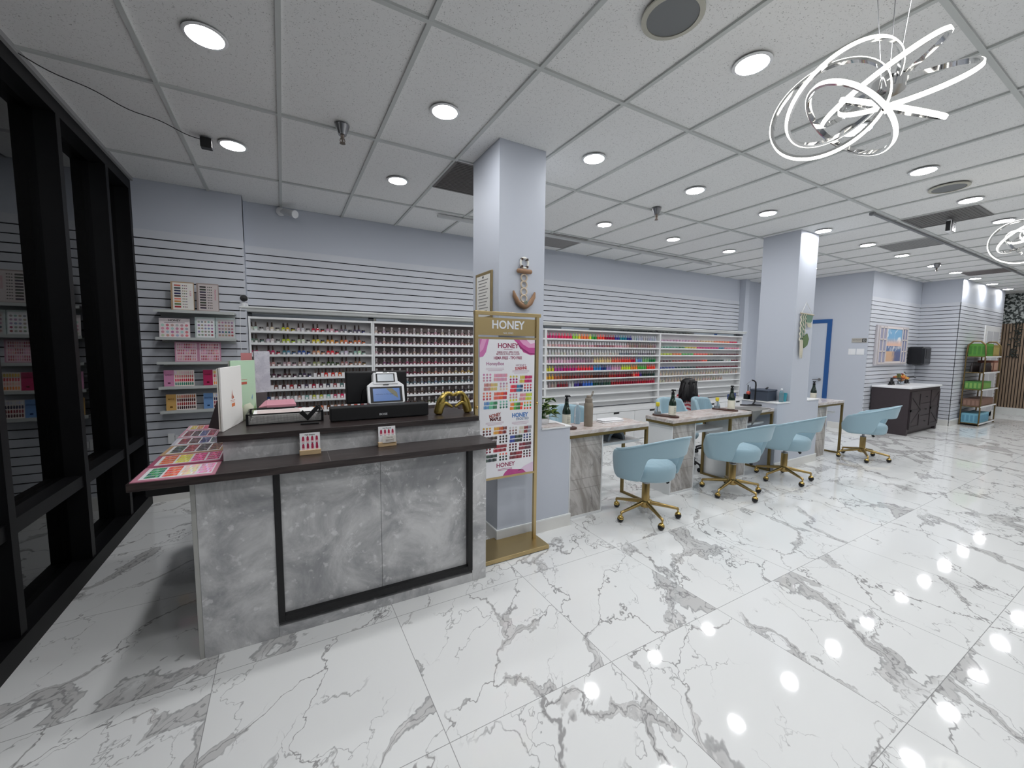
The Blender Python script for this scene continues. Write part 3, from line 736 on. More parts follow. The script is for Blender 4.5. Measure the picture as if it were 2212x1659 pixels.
# point-of-sale terminal
o = thing('sales_terminal', 'white customer facing sales terminal on a big black display back', 'sales terminal', (.548, 2.69, ZT), A0)
mb = MB(); mb.bb(-.205, .185, .06, .085, .075, .305, 0, T(rx=-.06)); mb.build('merchant_display', M_bplast, o, bevel=.012, seg=3)
mb = MB(); mb.bb(-.07, .09, .02, .12, 0, .012); mb.bb(-.03, .05, .055, .09, .01, .15); mb.build('stand', M_bplast, o, bevel=.004)
Mt = T(.022, -.055, .165, rx=PI/2-.30)
mb = MB(); mb.prism([(-.104, -.085), (.104, -.085), (.114, -.072), (.114, .045), (.082, .072), (-.082, .072), (-.114, .045), (-.114, -.072)], -.03, 0, 0, Mt)
mb.prism([(-.078, .05), (.078, .05), (.074, .135), (-.074, .135)], -.06, .004, 0, Mt); mb.build('white_housing', M_wplast, o, bevel=.006, seg=3)
mb = MB(); mb.bb(-.098, .098, -.076, .034, .0005, .0025, 0, Mt); mb.bb(-.058, .058, .066, .127, .0045, .0065, 0, Mt); mb.bb(-.018, .018, .044, .050, .0005, .002, 0, Mt); mb.build('black_bezel', M_bplast, o)
mb = MB(); mb.bb(-.082, .082, -.066, .022, .003, .0032, 0, Mt, lin(96, 128, 186)); 
mb.add([(.0, .02, .0034), (.035, .022, .0034), (.065, -.01, .0034), (.07, -.05, .0034), (.045, -.03, .0034), (.02, -.005, .0034)], [(0, 1, 2, 3, 4, 5)], 0, Mt, lin(120, 118, 96))
mb.text('welcome to the salon', .0125, Mt @ T(-.012, -.018, .0035), 0, lin(30, 40, 66), .0)
ms, nt, bs = _new('screen_on'); a_ = nt.nodes.new('ShaderNodeVertexColor'); a_.layer_name = 'Col'
nt.links.new(a_.outputs['Color'], bs.inputs['Emission Color']); bs.inputs['Emission Strength'].default_value = .9; bs.inputs['Base Color'].default_value = (.01, .01, .01, 1); bs.inputs['Roughness'].default_value = .2
mb.build('lit_screen', ms, o)
mb = MB(); mb.bb(-.05, .05, .072, .121, .007, .0072, 0, Mt, lin(196, 204, 212)); mb.build('receipt_screen', ms, o)
mb = MB(); mb.bb(-.05, -.01, .134, .142, -.04, -.01, 0, Mt); mb.bb(.02, .03, .134, .142, -.03, -.02, 0, Mt); mb.build('top_latch', M_wplast, o)
mb = MB(); mb.tube([(-.09, -.03, .20), (-.115, .0, .17), (-.125, .02, .06), (-.12, .03, .01)], .003, 6); mb.build('cable', M_black, o, smooth=60)
# pink boxes
o = thing('pink_box', 'flat pink box lying on a black device beyond the letter tray', 'box', (-.02, 3.20, ZT), .03)
mb = MB(); mb.bb(-.09, .08, -.15, .15, .035, .052); mb.build('lid', pm('box_pink', (216, 150, 164), .6), o, bevel=.002)
mb = MB(); mb.add([(-.09, -.15, .04), (-.135, -.13, .035), (-.10, .12, .05), (-.09, .15, .052), (-.09, -.15, .05), (-.135, -.13, .040)], [(0, 1, 2, 3), (4, 5, 2, 3), (0, 1, 5, 4)]); mb.build('flap', MATS['box_pink'], o)
o = thing('card_reader', 'black card reader box under the pink box with white charging plug', 'card reader', (-.02, 3.20, ZT), .03)
mb = MB(); mb.bb(-.05, .07, -.13, .13, .0, .034); mb.build('case', M_bplast, o, bevel=.004)
mb = MB(); mb.bb(-.045, -.005, -.16, -.132, .004, .022); mb.build('plug', M_wplast, o, bevel=.004)
mb = MB(); mb.tube([(-.006, -.15, .013), (.03, -.155, .02), (.07, -.15, .018), (.078, -.14, .004)], .0022, 6); mb.build('charging_cord', M_wplast, o, smooth=60)
# cream desk lamp-like spatula vase
o = thing('cream_scoop', 'cream rounded paddle leaning between the menus and letter tray', 'paddle', (-.215, 2.84, ZT), .3)
mb = MB(); mb.lathe([(1e-7, 0), (.022, .008), (.03, .05), (.026, .085), (1e-7, .105)], 14, 0, T(0, 0, 0, ry=.35), None, 1, .25); mb.build('paddle_body', pm('cream_green', (206, 210, 186), .5), o, smooth=50)

# ------------------------------------------------------------------ GOLD HANDS MAKING A HEART
def skin_mesh(name, chains, mat, parent, sub=2, M=None):
    """chains: lists of (x,y,z,r); joined into one skinned surface. returns object"""
    me = bpy.data.meshes.new(name); verts = []; edges = []; rad = []
    key = {}
    def vid(p):
        k = tuple(round(c, 4) for c in p[:3])
        if k not in key: key[k] = len(verts); verts.append(p[:3]); rad.append(p[3] if len(p) == 4 else p[3:5])
        return key[k]
    root = None
    for ch in chains:
        ids = [vid(p) for p in ch]
        if root is None: root = ids[0]
        edges += list(zip(ids[:-1], ids[1:]))
    me.from_pydata(verts, edges, [])
    o = bpy.data.objects.new(name, me); COL.objects.link(o)
    sk = o.modifiers.new('skin', 'SKIN'); sk.use_smooth_shade = True
    for i, r in enumerate(rad):
        v = me.skin_vertices[0].data[i]; v.radius = (r, r) if not isinstance(r, tuple) else r; v.use_root = (i == root)
    ss = o.modifiers.new('sub', 'SUBSURF'); ss.levels = sub; ss.render_levels = sub
    dg = bpy.context.evaluated_depsgraph_get()
    nm = bpy.data.meshes.new_from_object(o.evaluated_get(dg))
    bpy.data.objects.remove(o); bpy.data.meshes.remove(me)
    nm.name = name
    nm.materials.clear()
    for mm in (mat if isinstance(mat, (list, tuple)) else [mat]): nm.materials.append(mm)
    nm.polygons.foreach_set('use_smooth', [True]*len(nm.polygons))
    ob = bpy.data.objects.new(name, nm); COL.objects.link(ob); ob.parent = parent
    if M is not None: ob.matrix_local = M
    return ob
o = thing('heart_hands_sculpture', 'gold sculpture of two hands forming a heart at counter end', 'sculpture', (.978, 2.51, ZT), A0)
for sx in (-1, 1):
    y0 = 0
    wrist = [(sx*.108, 0, -.004, .034), (sx*.102, 0, .03, .031), (sx*.092, 0, .062, .029), (sx*.082, 0, .095, .034)]
    fing = []
    for k, dy in enumerate((-.022, -.007, .008, .022)):
        e = .002*k
        fing.append([(sx*.082, 0, .095, .034), (sx*.070, dy*.9, .125, .014), (sx*.047, dy, .143-e, .0125), (sx*.022, dy, .138-e, .011), (sx*.006, dy*.8, .119-e*.6, .009)])
    thumb = [(sx*.092, 0, .062, .029), (sx*.062, -.006, .078, .015), (sx*.034, -.008, .062, .012), (sx*.006, -.008, .042, .009)]
    h = skin_mesh('hand', [wrist]+fing+[thumb], pm('antique_gold', (196, 172, 96), .3, 1.0), o, 2)

# the pieces on the counter top were laid out on a slightly higher plane: set them down on the top
for o in list(COL.objects):
    if o.parent is None and o.name.split('.')[0] in ('service_menu', 'marbled_brochure', 'sample_packet', 'letter_tray', 'paper_stack', 'check_mark_stand', 'soundbar', 'sales_terminal', 'pink_box', 'card_reader', 'cream_scoop', 'heart_hands_sculpture'):
        k = 1.0425; dz = o.location.z-ZT
        o.location = (o.location.x*k, o.location.y*k, 1.0568+dz*k); o.scale = (k, k, k)
for o in COL.objects:
    if o.name == 'sales_terminal': o.scale = (1.06, 1.04, .97)
# ------------------------------------------------------------------ POLISH DISPLAY RACKS on the back wall
YF, YB = 5.03, 5.144
SZ = [1.672-.1257*k for k in range(9)]      # shelf tops
M_rackback = pm('rack_back_grey', (206, 204, 204), .5); M_taupe = pm('rack_back_taupe', (132, 120, 118), .6)
def rack(label, x0, x1, back, nshelf, loc=None):
    o = thing('polish_rack', label, 'polish rack', ((x0+x1)/2, YF, .56), 0, 'white polish display racks')
    c = ((x0+x1)/2, YF, .56)
    b = MB(); b.bb(x0, x1, YB-.006, YB, .56, 1.82); b.build('back_panel', back, o, off=c)
    for xx in (x0, x1-.018):
        b = MB(); b.bb(xx, xx+.018, YF, YB-.006, .56, 1.82); b.build('side_panel', M_white, o, off=c)
    b = MB(); b.bb(x0, x1, YF-.004, YB-.006, 1.80, 1.822); b.build('top_rail', M_white, o, off=c)
    for k in range(nshelf):
        b = MB(); b.bb(x0+.018, x1-.018, YF, YB-.006, SZ[k]-.018, SZ[k]); b.bb(x0+.018, x1-.018, YF-.004, YF, SZ[k]-.018, SZ[k]+.006); b.build('shelf', M_white, o, off=c)
    b = MB(); b.bb(x0+.03, x1-.03, YB-.012, YB-.0, 1.826, 1.868); b.build('mirror_strip', M_mirror, o, off=c)
    return o
rack('left polish rack behind the reception counter, with dark capped bottles', -.305, .94, M_rackback, 9)
rack('second polish rack from the left, half hidden by the near pillar', .942, 3.443, M_taupe, 9)
rack('middle polish rack packed with rainbow coloured bottles right of near pillar', 3.445, 5.945, M_white, 9)
rack('right polish rack with small jars above and beige bottles below', 5.947, 8.47, M_white, 9)
# crown moulding on top
b = MB()
prof = [(5.146, 1.868), (4.985, 1.868), (4.975, 1.876), (4.965, 1.895), (4.95, 1.905), (4.95, 1.917), (5.146, 1.917)]
b.prism([(y, z) for y, z in prof], -.37, 8.50, 0, Matrix(((0, 0, 1, 0), (1, 0, 0, 0), (0, 1, 0, 0), (0, 0, 0, 1))))
struct(b.build('trim_crown', M_trim))
# drawer base under the racks
def drawer_base(label, x0, x1, n):
    c = ((x0+x1)/2, 4.80, 0)
    o = thing('drawer_cabinet', label, 'cabinet', c, 0, 'white drawer bases under the racks')
    b = MB(); b.bb(x0, x1, 4.82, 5.144, .0, .50); b.build('carcass', M_white, o, off=c)
    b = MB(); b.bb(x0, x1, 4.795, 5.144, .50, .545); b.build('top_board', M_white, o, off=c, bevel=.002)
    wd = (x1-x0)/n
    for k in range(n):
        for z0, z1 in ((.255, .495), (.01, .25)):
            b = MB(); b.bb(x0+k*wd+.003, x0+(k+1)*wd-.003, 4.80, 4.819, z0, z1); d = b.build('drawer', M_white, o, off=c)
            b = MB(); xm = x0+(k+.5)*wd; b.bb(xm-.06, xm+.06, 4.798, 4.802, z1-.03, z1-.002); b.build('finger_cutout', M_bplast, d, off=c)
    return o
drawer_base('white drawer base under the left racks', -.30, 3.44, 4)
drawer_base('white drawer base under the rainbow and jar racks', 3.445, 8.47, 6)

# ------------------------------------------------------------------ BOTTLES AND JARS
def tot(mesh_objs):  # first copies are moved out of the way: not linked
    for q in mesh_objs: COL.objects.unlink(q)
def lacquer_mesh():
    b = MB(); b.bb(-.017, .017, -.013, .013, 0, .044, 0); b.lathe([(.010, .044), (.009, .05)], 8, 0)
    b.bb(-.011, .011, -.0136, -.0129, .006, .026, 1)
    me = b.build('polish_bottle', [M_bottle, M_label], smooth=30); 
    b = MB(); b.lathe([(.0095, .05), (.0085, .075), (.0072, .096), (.004, .098)], 8); cp = b.build('cap', M_cap, smooth=40)
    return me, cp
def label_bottle_mesh():
    b = MB(); b.bb(-.016, .016, -.012, .012, 0, .046, 1); b.lathe([(.009, .046), (.008, .052)], 8, 0); me = b.build('polish_bottle', [M_bottle, pm('white_wrap', (232, 230, 232), .5)], smooth=30)
    b = MB(); b.lathe([(.0065, .05), (.0055, .075), (.0045, .092)], 8); cp = b.build('cap', pm('thin_cap_brown', (96, 78, 70), .4), smooth=40)
    return me, cp
def tag_bottle_mesh():
    b = MB(); b.bb(-.016, .016, -.013, .013, 0, .043, 0); b.bb(-.011, .011, -.0136, -.0129, .005, .02, 1); me = b.build('polish_bottle', [M_bottle, M_label], smooth=30)
    b = MB(); b.lathe([(.009, .043), (.0085, .07)], 8); b.bb(-.011, .011, -.0125, -.009, .066, .086); cp = b.build('cap', pm('tag_cap', (190, 184, 184), .4), smooth=40)
    return me, cp
def jar_mesh():
    b = MB(); b.lathe([(.018, 0), (.019, .004), (.019, .026), (.017, .028)], 12, 0); b.bb(-.013, .013, -.0196, -.0185, .002, .016, 1); me = b.build('powder_jar', [M_bottle, M_label], smooth=40)
    b = MB(); b.lathe([(.0195, .028), (.0195, .041), (.018, .043)], 12); cp = b.build('lid', M_jarlid, smooth=40)
    return me, cp
def slim_mesh(h=.088):
    b = MB(); b.bb(-.018, .018, -.012, .012, 0, .05, 0); b.lathe([(.0105, .05), (.0098, h)], 8, 1); return b.build('gel_bottle', [M_bottle, M_bottlecap], smooth=30)
def whitecap_mesh():
    b = MB(); b.bb(-.016, .016, -.012, .012, 0, .042, 0); b.lathe([(.0105, .042), (.0095, .088)], 8, 1); return b.build('gel_bottle', [M_bottle, pm('cap_white', (232, 232, 234), .35)], smooth=30)
def sjar_mesh():
    b = MB(); b.lathe([(.026, 0), (.026, .024)], 12, 0); b.lathe([(.0275, .024), (.0275, .036), (.0255, .038)], 12, 1); return b.build('powder_jar', [M_bottle, M_bottlecap], smooth=40)
def beige_mesh():
    b = MB(); b.bb(-.017, .017, -.012, .012, 0, .045, 0); b.bb(-.03, -.019, -.01, .01, 0, .03, 0); b.lathe([(.009, .045), (.006, .085)], 8, 1); return b.build('gel_bottle', [M_bottle, pm('beige_cap', (206, 190, 170), .4)], smooth=30)
LAC, LABB, TAGB, JAR = lacquer_mesh(), label_bottle_mesh(), tag_bottle_mesh(), jar_mesh()
SLIM, WCAP, SJAR, BEIGE = slim_mesh(), whitecap_mesh(), sjar_mesh(), beige_mesh()
for q in (*LAC, *LABB, *TAGB, *JAR, SLIM, WCAP, SJAR, BEIGE): COL.objects.unlink(q)
def cname(c):
    h, s, v = colorsys.rgb_to_hsv(*[x/255 for x in c]); h *= 360
    if v < .22: return 'black'
    if s < .13: return 'white' if v > .85 else ('silver grey' if v > .55 else 'charcoal')
    if s < .34 and v > .55:
        if h < 50 or h > 335: return 'pale pink' if (h > 335 or h < 14) else 'beige'
        if h < 170: return 'pale green'
        if h < 265: return 'pale blue'
        return 'lilac'
    if h < 14 or h >= 345: return 'dark red' if v < .62 else 'red'
    if h < 38: return 'brown' if v < .6 else 'orange'
    if h < 68: return 'yellow' if v > .6 else 'olive'
    if h < 165: return 'green' if v > .42 else 'dark green'
    if h < 200: return 'teal'
    if h < 255: return 'blue' if v > .45 else 'navy'
    if h < 300: return 'purple'
    return 'hot pink' if v > .6 else 'plum'
def put(proto, x, y, z, rgb, label, cat, group, rz=0, tiltx=0):
    ob, kids = (proto, ()) if not isinstance(proto, tuple) else (proto[0], proto[1:])
    r = ob.copy(); COL.objects.link(r); r.location = (x, y, z); r.rotation_euler = (tiltx, 0, rz); r.color = lin(*rgb)
    tag(r, label, cat, group)
    for k in kids:
        c = k.copy(); COL.objects.link(c); c.parent = r
    return r
def jc(c, a=14): return tuple(max(4, min(250, v+rnd.randint(-a, a))) for v in c)
SH = ['top', 'second', 'third', 'fourth', 'fifth', 'sixth', 'seventh', 'eighth', 'ninth']
# left rack: sets of two bottles and a jar on five shelves, then bottle pairs below
sets = [[(200, 200, 196), (206, 190, 180), (196, 186, 60), (210, 206, 190), (196, 50, 60), (206, 150, 160), (96, 100, 108), (70, 80, 110)],
        [(90, 120, 100), (190, 190, 186), (180, 190, 60), (200, 206, 190), (206, 196, 60), (216, 150, 60), (200, 120, 70), (206, 110, 70)],
        [(170, 80, 100), (180, 50, 90), (80, 120, 150), (50, 80, 150), (220, 150, 120), (216, 60, 60), (190, 200, 196), (170, 196, 180)],
        [(190, 90, 96), (190, 150, 150), (196, 170, 170), (190, 170, 160), (170, 166, 130), (70, 90, 60), (170, 120, 110), (150, 110, 100)],
        [(160, 60, 70), (70, 40, 46), (80, 46, 60), (70, 60, 90)]]
for r, row in enumerate(sets):
    for k, c in enumerate(row):
        x = -.255+.1475*k; base = '%s set, %s from left, %s shelf, left rack' % (cname(c), nth(k), SH[r])
        put(LAC, x-.028, 5.10, SZ[r], jc(c), 'back bottle of the '+base, 'nail polish', 'bottles on the left rack')
        put(LAC, x+.012, 5.07, SZ[r], jc(c), 'front bottle of the '+base, 'nail polish', 'bottles on the left rack')
        put(JAR, x+.062, 5.075, SZ[r], jc(c), 'powder jar of the '+base, 'powder jar', 'jars on the left rack', .3)
pairs = {4: [(80, 40, 44), (206, 60, 60), (200, 50, 56), (226, 110, 50), (140, 170, 60), (60, 60, 80), (60, 56, 96), (90, 56, 70)],
         5: [(200, 166, 30), (60, 30, 34), (110, 70, 66), (56, 30, 36), (166, 30, 44), (90, 30, 40), (80, 60, 90), (150, 24, 44), (90, 40, 50), (50, 50, 70), (150, 90, 86), (90, 120, 120), (170, 60, 80), (120, 50, 56), (80, 80, 84), (150, 130, 120)],
         6: [(120, 110, 106), (40, 60, 110), (150, 120, 116), (110, 106, 112), (160, 176, 170), (180, 150, 146), (140, 180, 170), (190, 200, 90), (190, 196, 80), (130, 180, 176), (190, 80, 110), (226, 40, 90), (200, 140, 150), (150, 70, 90), (196, 110, 100), (130, 90, 90)],
         7: [(150, 110, 90), (90, 60, 56), (110, 70, 60), (160, 90, 70), (120, 70, 66), (206, 40, 70), (110, 60, 56), (200, 130, 96), (206, 120, 90), (110, 60, 50), (190, 140, 120), (160, 110, 100), (120, 80, 76), (190, 90, 90), (150, 60, 66), (110, 50, 60)],
         8: [(190, 190, 186), (150, 120, 120), (110, 80, 90), (160, 100, 100), (120, 66, 70), (180, 60, 76), (140, 80, 80), (200, 150, 130), (150, 90, 90), (120, 66, 60), (190, 160, 150), (130, 80, 86), (160, 70, 80), (170, 120, 116), (110, 60, 70), (190, 90, 110)]}
for r, row in pairs.items():
    for k, c in enumerate(row):
        x = (.31 if r == 4 else -.262)+.0738*k
        lab = '%s from left, %s shelf, left rack' % (nth(k), SH[r])
        put(LAC, x+.036, 5.07, SZ[r], jc(c, 8), '%s polish bottle with dark cap, %s' % (cname(c), lab), 'nail polish', 'bottles on the left rack')
        put(LABB, x, 5.075, SZ[r], c, 'white labelled bottle with thin cap, '+lab, 'nail polish', 'bottles on the left rack')
base2 = [[(216, 176, 176), (206, 160, 160)], [(216, 160, 170), (190, 130, 136)], [(206, 160, 160), (190, 150, 150)], [(150, 90, 130), (220, 70, 120), (170, 110, 120)], [(176, 44, 56), (150, 40, 56), (226, 170, 130), (216, 170, 80)], [(90, 110, 160), (110, 130, 170), (120, 160, 150)], [(170, 160, 156), (110, 86, 80), (80, 66, 70)], [(130, 60, 66), (120, 40, 50), (50, 110, 70), (110, 60, 66)], [(200, 150, 150), (150, 110, 110), (190, 90, 80), (120, 130, 160)]]
for r, cols in enumerate(base2):
    for k in range(14):
        t = k/13*(len(cols)-1); i = min(int(t), len(cols)-2); f_ = t-i
        c = tuple(int(cols[i][q]*(1-f_)+cols[i+1][q]*f_) for q in range(3)); x = .985+.0935*k
        lab = '%s from left, %s shelf, second rack' % (nth(k), SH[r])
        gq = sum(c)/3; c = jc(tuple(int((q*.62+gq*.38)*.86) for q in c), 10)
        if r < 8: put(TAGB, x, 5.075, SZ[r], c, '%s polish bottle with white tag, %s' % (cname(c), lab), 'nail polish', 'tagged bottles on the second rack')
        put(JAR, x+.046, 5.07, SZ[r], jc(c, 8), '%s powder jar, %s' % (cname(c), lab), 'powder jar', 'jars on the second rack', rnd.uniform(-.3, .3))
# rainbow rack: colour bands along each shelf, (share of the shelf, colour)
HP, RD = (206, 36, 110), (196, 24, 50)
bands = [[(.1, (200, 40, 110)), (.12, (226, 40, 90)), (.04, (150, 206, 60)), (.03, (226, 210, 50)), (.05, (240, 120, 60)), (.03, (226, 216, 60)), (.06, (60, 150, 60)), (.05, (240, 80, 60)), (.11, (150, 30, 60)), (.04, (60, 70, 150)), (.07, (40, 130, 150)), (.04, (50, 60, 130)), (.26, (176, 180, 190))],
         [(.04, (216, 190, 196)), (.35, (206, 160, 166)), (.18, (170, 120, 124)), (.14, (214, 166, 172)), (.29, (150, 130, 124))],
         [(.62, (196, 190, 184)), (.38, (130, 128, 132))],
         [(.2, (214, 170, 190)), (.2, (176, 130, 150)), (.15, (222, 190, 140)), (.1, (236, 110, 80)), (.1, (230, 70, 60)), (.03, (190, 30, 60)), (.04, (140, 180, 196)), (.04, (110, 140, 200)), (.06, (120, 180, 110)), (.08, (40, 130, 80))],
         [(.08, (206, 190, 50)), (.05, (170, 60, 140)), (.13, (190, 30, 110)), (.13, (230, 50, 70)), (.08, (50, 130, 190)), (.03, (40, 60, 130)), (.05, (160, 130, 190)), (.1, (206, 150, 180)), (.1, (206, 220, 60)), (.06, (236, 150, 60)), (.1, (100, 180, 80)), (.09, (240, 80, 60))],
         [(.07, (216, 160, 40)), (.08, (170, 90, 50)), (.24, (130, 50, 44)), (.14, (90, 40, 40)), (.16, (150, 40, 44)), (.08, (120, 30, 44)), (.03, (236, 120, 100)), (.04, (226, 40, 50)), (.02, (50, 50, 130)), (.14, (40, 60, 56))],
         [(.02, (230, 230, 230)), (.08, (160, 146, 136)), (.08, (130, 30, 50)), (.06, (190, 186, 186)), (.05, (70, 60, 140)), (.02, (40, 40, 70)), (.08, (50, 100, 190)), (.16, (40, 76, 70)), (.27, (140, 26, 44)), (.18, (170, 24, 50))]]
N3 = 43
for r, bd in enumerate(bands):
    edges_ = []; acc = 0
    for s_, c in bd: acc += s_; edges_.append((acc, c))
    for k in range(N3):
        u = (k+.5)/N3*acc; c = next(cc for e, cc in edges_ if u <= e+1e-9); c = jc(c, 9)
        x = 3.487+.0562*k
        lab = '%s from left, %s shelf, rainbow rack' % (nth(k), SH[r])
        pr = WCAP if (r == 2 or (r == 1 and k < 30)) else SLIM
        put(pr, x, 5.068, SZ[r], c, '%s gel bottle, %s' % (cname(c), lab), 'gel polish', 'bottles on the rainbow rack')
jb = [[(.45, (206, 170, 190)), (.2, (226, 190, 150)), (.2, (240, 130, 90)), (.1, (220, 60, 90)), (.05, (190, 200, 200))], [(.2, (110, 170, 150)), (.1, (70, 140, 90)), (.12, (216, 200, 90)), (.3, (206, 60, 130)), (.08, (60, 130, 160)), (.2, (220, 140, 160))],
      [(.16, (190, 200, 60)), (.1, (240, 130, 60)), (.15, (90, 170, 90)), (.15, (236, 90, 70)), (.1, (150, 110, 50)), (.34, (100, 50, 50))], [(.15, (90, 66, 66)), (.35, (150, 60, 56)), (.08, (226, 90, 80)), (.2, (60, 74, 70)), (.1, (190, 196, 190)), (.12, (110, 50, 60))], [(.17, (60, 76, 150)), (.25, (40, 72, 70)), (.58, (120, 36, 56))]]
for r, bd in enumerate(jb):
    edges_ = []; acc = 0
    for s_, c in bd: acc += s_; edges_.append((acc, c))
    for k in range(28):
        u = (k+.5)/28*acc; c = jc(next(cc for e, cc in edges_ if u <= e+1e-9), 10); x = 6.02+.0875*k
        put(SJAR, x, 5.07, SZ[r], c, '%s powder jar, %s from left, %s shelf, right rack' % (cname(c), nth(k), SH[r]), 'powder jar', 'jars on the right rack')
for r, n in ((5, 29), (6, 23)):
    for k in range(n):
        put(BEIGE, 6.03+.084*k, 5.07, SZ[r], jc((190, 176, 160), 8), 'beige twin bottle, %s from left, %s shelf, right rack' % (nth(k), SH[r]), 'gel polish', 'beige bottles on the right rack')

# ------------------------------------------------------------------ SHELVES AND COLOUR BOARDS on the left slat wall
for k, (z, nm) in enumerate(((1.835, 'top'), (1.583, 'second'), (1.357, 'middle'), (1.127, 'fourth'), (.900, 'lowest'))):
    b = MB(); b.bb(-1.005, -.398, 4.785, 4.965, -.014+z, z); b.bb(-1.005, -.398, 4.782, 4.785, z-.022, z+.004); b.bb(-.99, -.41, 4.955, 4.965, z-.05, z-.014)
    tag(b.build('wall_shelf', pm('shelf_grey', (190, 194, 192), .45)), 'thin grey white wall shelf, %s of five by the glass front' % nm, 'shelf', 'display shelves on the left slat wall')
def leaning(name, lab, cat, xc, z, w, h, edge, y=4.845, rx=-.10, group='colour boards on the left shelves'):
    o = thing(name, lab, cat, (xc, y, z), 0, group)
    Mb = T(0, 0, h/2, rx=PI/2+rx) 
    mb = MB(); board(mb, w, h, Mb, lin(*edge), .008); mb.build('board', M_print, o)
    return o, Mb
def rows(mb, Mb, x0, x1, y0, y1, nx, ny, colf, kind='nail', fw=.7, fh=.75):
    dx, dy = (x1-x0)/nx, (y1-y0)/ny
    for j in range(ny):
        for i in range(nx):
            cx_, cy_ = x0+(i+.5)*dx, y1-(j+.5)*dy
            if kind == 'nail': nail(mb, cx_, cy_, dx*fw, dy*fh, Mb, colf(i, j))
            elif kind == 'dot': dot(mb, cx_, cy_, min(dx, dy)*.38, Mb, colf(i, j))
            else: rect(mb, cx_, cy_, dx*fw, dy*fh, Mb, colf(i, j), .0008)
dark9 = [(196, 110, 100), (60, 70, 74), (40, 50, 80), (44, 44, 90), (70, 60, 56), (226, 130, 110), (216, 150, 90), (90, 120, 70), (160, 40, 44)]
for side, xc, lab in ((0, -.80, 'open left panel of the gold edged swatch case on the top shelf'), (1, -.61, 'right panel of the swatch case with vertical lettering on the top shelf')):
    o, Mb = leaning('swatch_case', lab, 'swatch case', xc, 1.8355, .172, .27, (176, 150, 120) if side == 0 else (150, 134, 128))
    mb = MB(); rect(mb, .004, 0, .152, .25, Mb, lin(232, 228, 222) if side == 0 else lin(196, 186, 184))
    rows(mb, Mb, -.062, -.012, -.112, .112, 1, 9, lambda i, j: lin(*(dark9[j] if side == 0 else jc((50, 44, 46), 16))), 'rect', .95, .62)
    rows(mb, Mb, -.004, .036, -.112, .112, 3, 9, lambda i, j: lin(*(jc((120, 104, 100), 30) if side == 0 else jc((54, 48, 50), 14))), 'dot')
    mb.text('PREFLAWLESS' if side else 'A SIDE', .017, Mb @ T(.058, .03, .001, rz=-PI/2), 0, lin(190, 90, 120), .01); mb.build('swatches', M_print, o)
o, Mb = leaning('colour_board', 'white board headed HONEY with rings of pale swatches on the second shelf', 'colour board', -.872, 1.5835, .225, .18, (236, 226, 228))
mb = MB(); mb.text('HONEY', .026, Mb @ T(0, .070, .001), 0, lin(40, 36, 40), .02); rect(mb, 0, .050, .15, .004, Mb, lin(70, 60, 66))
rows(mb, Mb, -.105, .105, -.085, .042, 6, 4, lambda i, j: lin(*jc((216, 150, 160) if (i+j) % 3 else (190, 200, 196), 24)), 'dot'); mb.build('swatches', M_print, o)
for k, (xc, lab, cc) in enumerate(((-.642, 'glassy left half of the open sample book on the second shelf', (150, 150, 156)), (-.482, 'glassy right half of the open sample book on the second shelf', (150, 120, 124)))):
    o, Mb = leaning('sample_book', lab, 'sample book', xc, 1.5835, .155, .2, (190, 204, 202), 4.83)
    mb = MB(); rect(mb, .004, -.004, .134, .178, Mb, lin(232, 232, 234) if k == 0 else lin(196, 190, 192))
    rows(mb, Mb, -.06, .066, -.085, .07, 5, 5, lambda i, j: lin(*jc(((170, 60, 70) if (i == 4 and j > 2) else ((50, 90, 110) if (k and j == 3) else cc)), 24)), 'dot'); mb.build('swatches', M_print, o)
for k, (xc, lab) in enumerate(((-.795, 'left half of the open pink colour book on the middle shelf'), (-.618, 'right half of the open pink colour book on the middle shelf'))):
    o, Mb = leaning('colour_book', lab, 'colour book', xc, 1.3575, .176, .19, (196, 140, 164))
    mb = MB(); rect(mb, 0, 0, .156, .172, Mb, lin(222, 198, 206))
    for g_ in range(3):
        rows(mb, Mb, -.07, .07, .03-g_*.056, .08-g_*.056, 11, 2, lambda i, j: lin(*jc((170, 66, 84) if (i//4+g_+k) % 2 else (206, 140, 156), 22)), 'nail', .6, .8)
    mb.build('swatches', M_print, o)
for xc, z, rgb, words, lab, cl in ((-.862, 1.1275, (206, 140, 176), 'HONEY', 'pink headed nail board with pastel to green nails on the fourth shelf', [(236, 200, 200), (190, 110, 110), (206, 50, 70), (60, 130, 110)]),
                                   (-.568, 1.1275, (176, 36, 90), 'HONEY', 'magenta headed nail board partly behind the white menu, fourth shelf', [(230, 190, 80), (206, 60, 70), (230, 170, 160), (226, 130, 60)]),
                                   (-.857, .9005, (206, 164, 96), 'MAPLE', 'amber headed nail board with dark red nails on the lowest shelf', [(196, 120, 90), (90, 30, 36), (150, 40, 44), (60, 30, 40)]),
                                   (-.575, .9005, (110, 150, 200), 'FROSTED', 'blue headed nail board beside the white menu on the lowest shelf', [(206, 210, 216), (40, 44, 80), (130, 30, 50), (80, 26, 40)])):
    o, Mb = leaning('nail_board', lab, 'nail board', xc, z, .225, .152, (236, 226, 220))
    mb = MB(); rect(mb, -.075, 0, .075, .15, Mb, lin(*rgb)); mb.text(words, .015, Mb @ T(-.075, .03, .001), 0, lin(*[max(0, c-110) for c in rgb]), .012)
    rect(mb, -.075, -.045, .02, .014, Mb, lin(*[max(0, c-100) for c in rgb]))
    rows(mb, Mb, -.033, .108, -.07, .07, 9, 4, lambda i, j: lin(*jc(tuple(max(10, min(250, int(c-(i-4)*6))) for c in cl[j]), 12)), 'nail', .72, .8); mb.build('swatches', M_print, o)
b = MB(); b.bb(-.995, -.945, 4.955, 4.966, .56, .66); b.bb(-.94, -.915, 4.955, 4.966, .585, .64)
